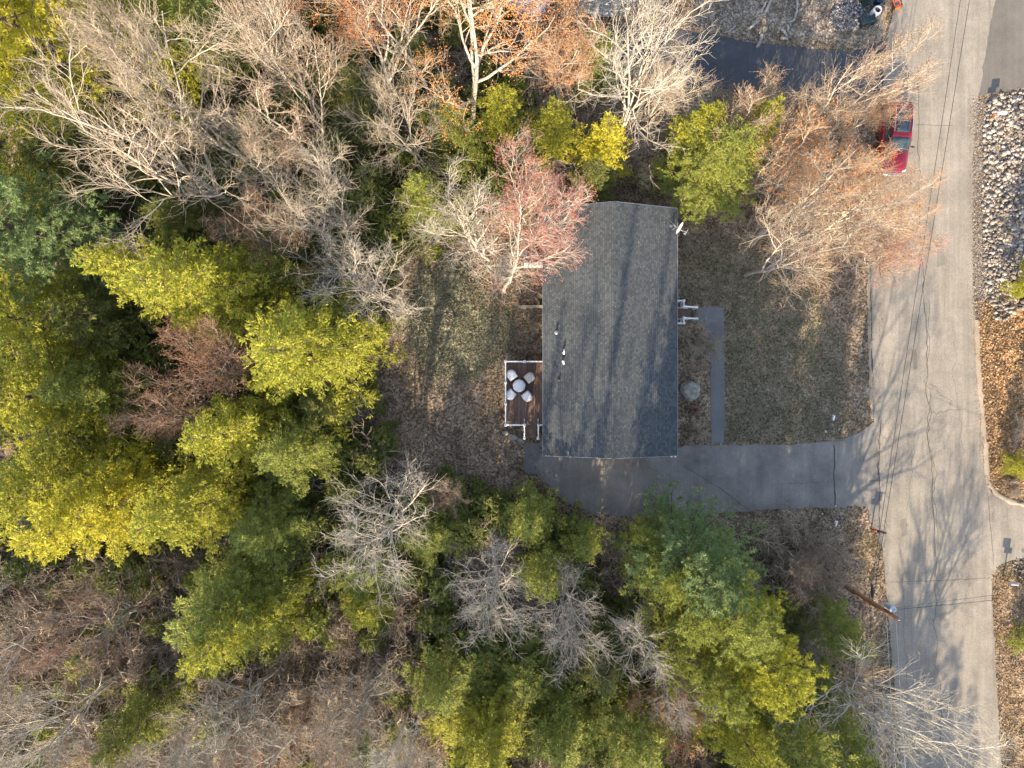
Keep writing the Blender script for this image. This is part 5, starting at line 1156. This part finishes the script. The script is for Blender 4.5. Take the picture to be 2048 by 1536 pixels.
# ------------------------------------------------------------------ logs and cut wood on the neighbouring yard
M['log'] = bark('log_bark', (0.24, 0.21, 0.18), (0.46, 0.42, 0.37)); M['cut'] = plain('cut_wood', (0.52, 0.36, 0.20), 0.8)
def log(x0, y0, x1, y1, r, label, bend=0.1):
    A = W(x0, y0, 0)+Vector((0, 0, r)); B = W(x1, y1, 0)+Vector((0, 0, r)); root = empty('log', A, 0, label, 'log'); d = B-A; s_ = Vector((-d.y, d.x, 0))*bend
    P = [d*t+s_*math.sin(math.pi*t) for t in [k/8 for k in range(9)]]; m = MB(); m.tube(P, r, 12, r*0.72); m.build('stem', M['log'], root, True)
    for p, q_, rr in ((P[0], P[1], r), (P[-1], P[-2], r*0.72)):
        e = (p-q_).normalized(); m = MB(); m.tube([p, p+e*0.012], rr*0.93, 12); m.build('cut_end', M['cut'], root)
for a_ in [(1545, -10, 1492, 62, 0.10, 'long grey log running down left at the top edge above the dark side road'), (1530, 6, 1516, 26, 0.07, 'short branch forking off the long grey log'),
           (1590, -12, 1588, 38, 0.075, 'upright grey log with a bent foot right of the long log'), (1588, 40, 1574, 45, 0.07, 'short piece at the foot of the upright grey log'),
           (1522, 70, 1512, 96, 0.11, 'cut log lying across the edge of the dark side road'), (1520, 58, 1518, 68, 0.08, 'short cut piece above the log at the side road edge'),
           (1562, 60, 1572, 74, 0.09, 'small split log left of the pale pair'), (1574, 52, 1574, 64, 0.08, 'small upright log above the pale pair'), (1560, 78, 1574, 80, 0.10, 'pale short log nearest the side road'),
           (1470, 52, 1448, 66, 0.05, 'thin fallen branch left of the logs')]:
    log(*a_)
m = MB(); m.lathe([(0.17, 0), (0.16, 0.16), (0.15, 0.17)], W(1528, 60, 0), 18); tag(m.build('tree_stump', M['cut'], None, False), 'round pale cut stump beside the logs', 'stump')

# ------------------------------------------------------------------ neighbour's things behind the trees at the top edge
Mt = fabric('blue_grey_tarp', (0.30, 0.34, 0.46)); 
tr = empty('covered_trailer', W(1040, 8, 0), R(-28), 'trailer under a blue-grey tarpaulin behind the orange budding maple', 'trailer')
m = MB(); prof = [(-1.1, 0.5), (-1.1, 1.5), (-0.9, 1.75), (0, 2.05), (0.9, 1.75), (1.1, 1.5), (1.1, 0.5)]; rg = []
for k in range(13):
    x = -1.9+3.8*k/12; e = 1-0.12*(abs(x)/1.9)**4; sag = 0.05*math.sin(k*2.1); rg.append([(x, y*e, 0.5+(z-0.5)*e+sag*(z > 1)) for y, z in prof])
loft(m, rg); m.bm.faces.new([m.bm.verts.new(p) for p in rg[0]][::-1]); m.build('tarpaulin', Mt, tr, False)
m = MB(); m.box((0, 0, 0.42), (3.9, 1.7, 0.12)); m.tube([(1.9, 0, 0.42), (2.9, 0, 0.42)], 0.05, 8); m.build('chassis', M['dark'], tr)
for s_ in (-1, 1): m = MB(); m.lathe([(0.1, -0.1), (0.32, -0.1), (0.32, 0.1), (0.1, 0.1)], (-0.2, s_*1.0, 0.32), 18, Matrix.Rotation(R(90), 4, 'X')); m.build('wheel', Mty, tr)
sh = empty('shed', W(1205, -12, 0), 0, 'shed with a pale blue-grey roof cut by the top edge', 'shed')
m = MB(); m.box((0, 0, 1.1), (3.4, 3.0, 2.2)); m.build('wall', M['siding'], sh)
for s_ in (-1, 1): m = MB(); m.box((s_*0.93, 0, 2.45), (1.98, 3.4, 0.07), ry=s_*R(18)); m.build('roof', plain('shed_roof', (0.34, 0.36, 0.42), 0.6, 0, .2, 2.0), sh)
m = MB(); m.box((0, -1.53, 0.98), (1.4, 0.05, 1.9)); m.build('door', M['white'], sh)
um = empty('closed_parasol', W(1128, 62, 0), 0, 'tall folded teal parasol standing between the trailer and the shed', 'parasol')
m = MB(); m.tube([(0, 0, 0), (0, 0, 3.0)], 0.03, 10); m.build('pole', M['metal'], um)
m = MB(); loft(m, [wavy(0.20, 1.0, 0, 32, 0.2, 8), wavy(0.24, 1.3, 0, 32, 0.16, 8), wavy(0.13, 2.2, 0, 32, 0.1, 8), wavy(0.03, 2.95, 0, 32, 0.02, 8)]); m.build('canopy', fabric('teal_canvas', (0.02, 0.12, 0.15)), um, True)
m = MB(); m.lathe([(0.35, 0), (0.35, 0.08), (0.08, 0.12), (0.06, 0.3)], (0, 0, 0), 20); m.build('base', M['dark'], um)
tag(boulder('rock', 1090, 70, 0.3, 0.25, 0.2, 31, 'grey rock in the shade between the trailer and the teal parasol', M['rock']))
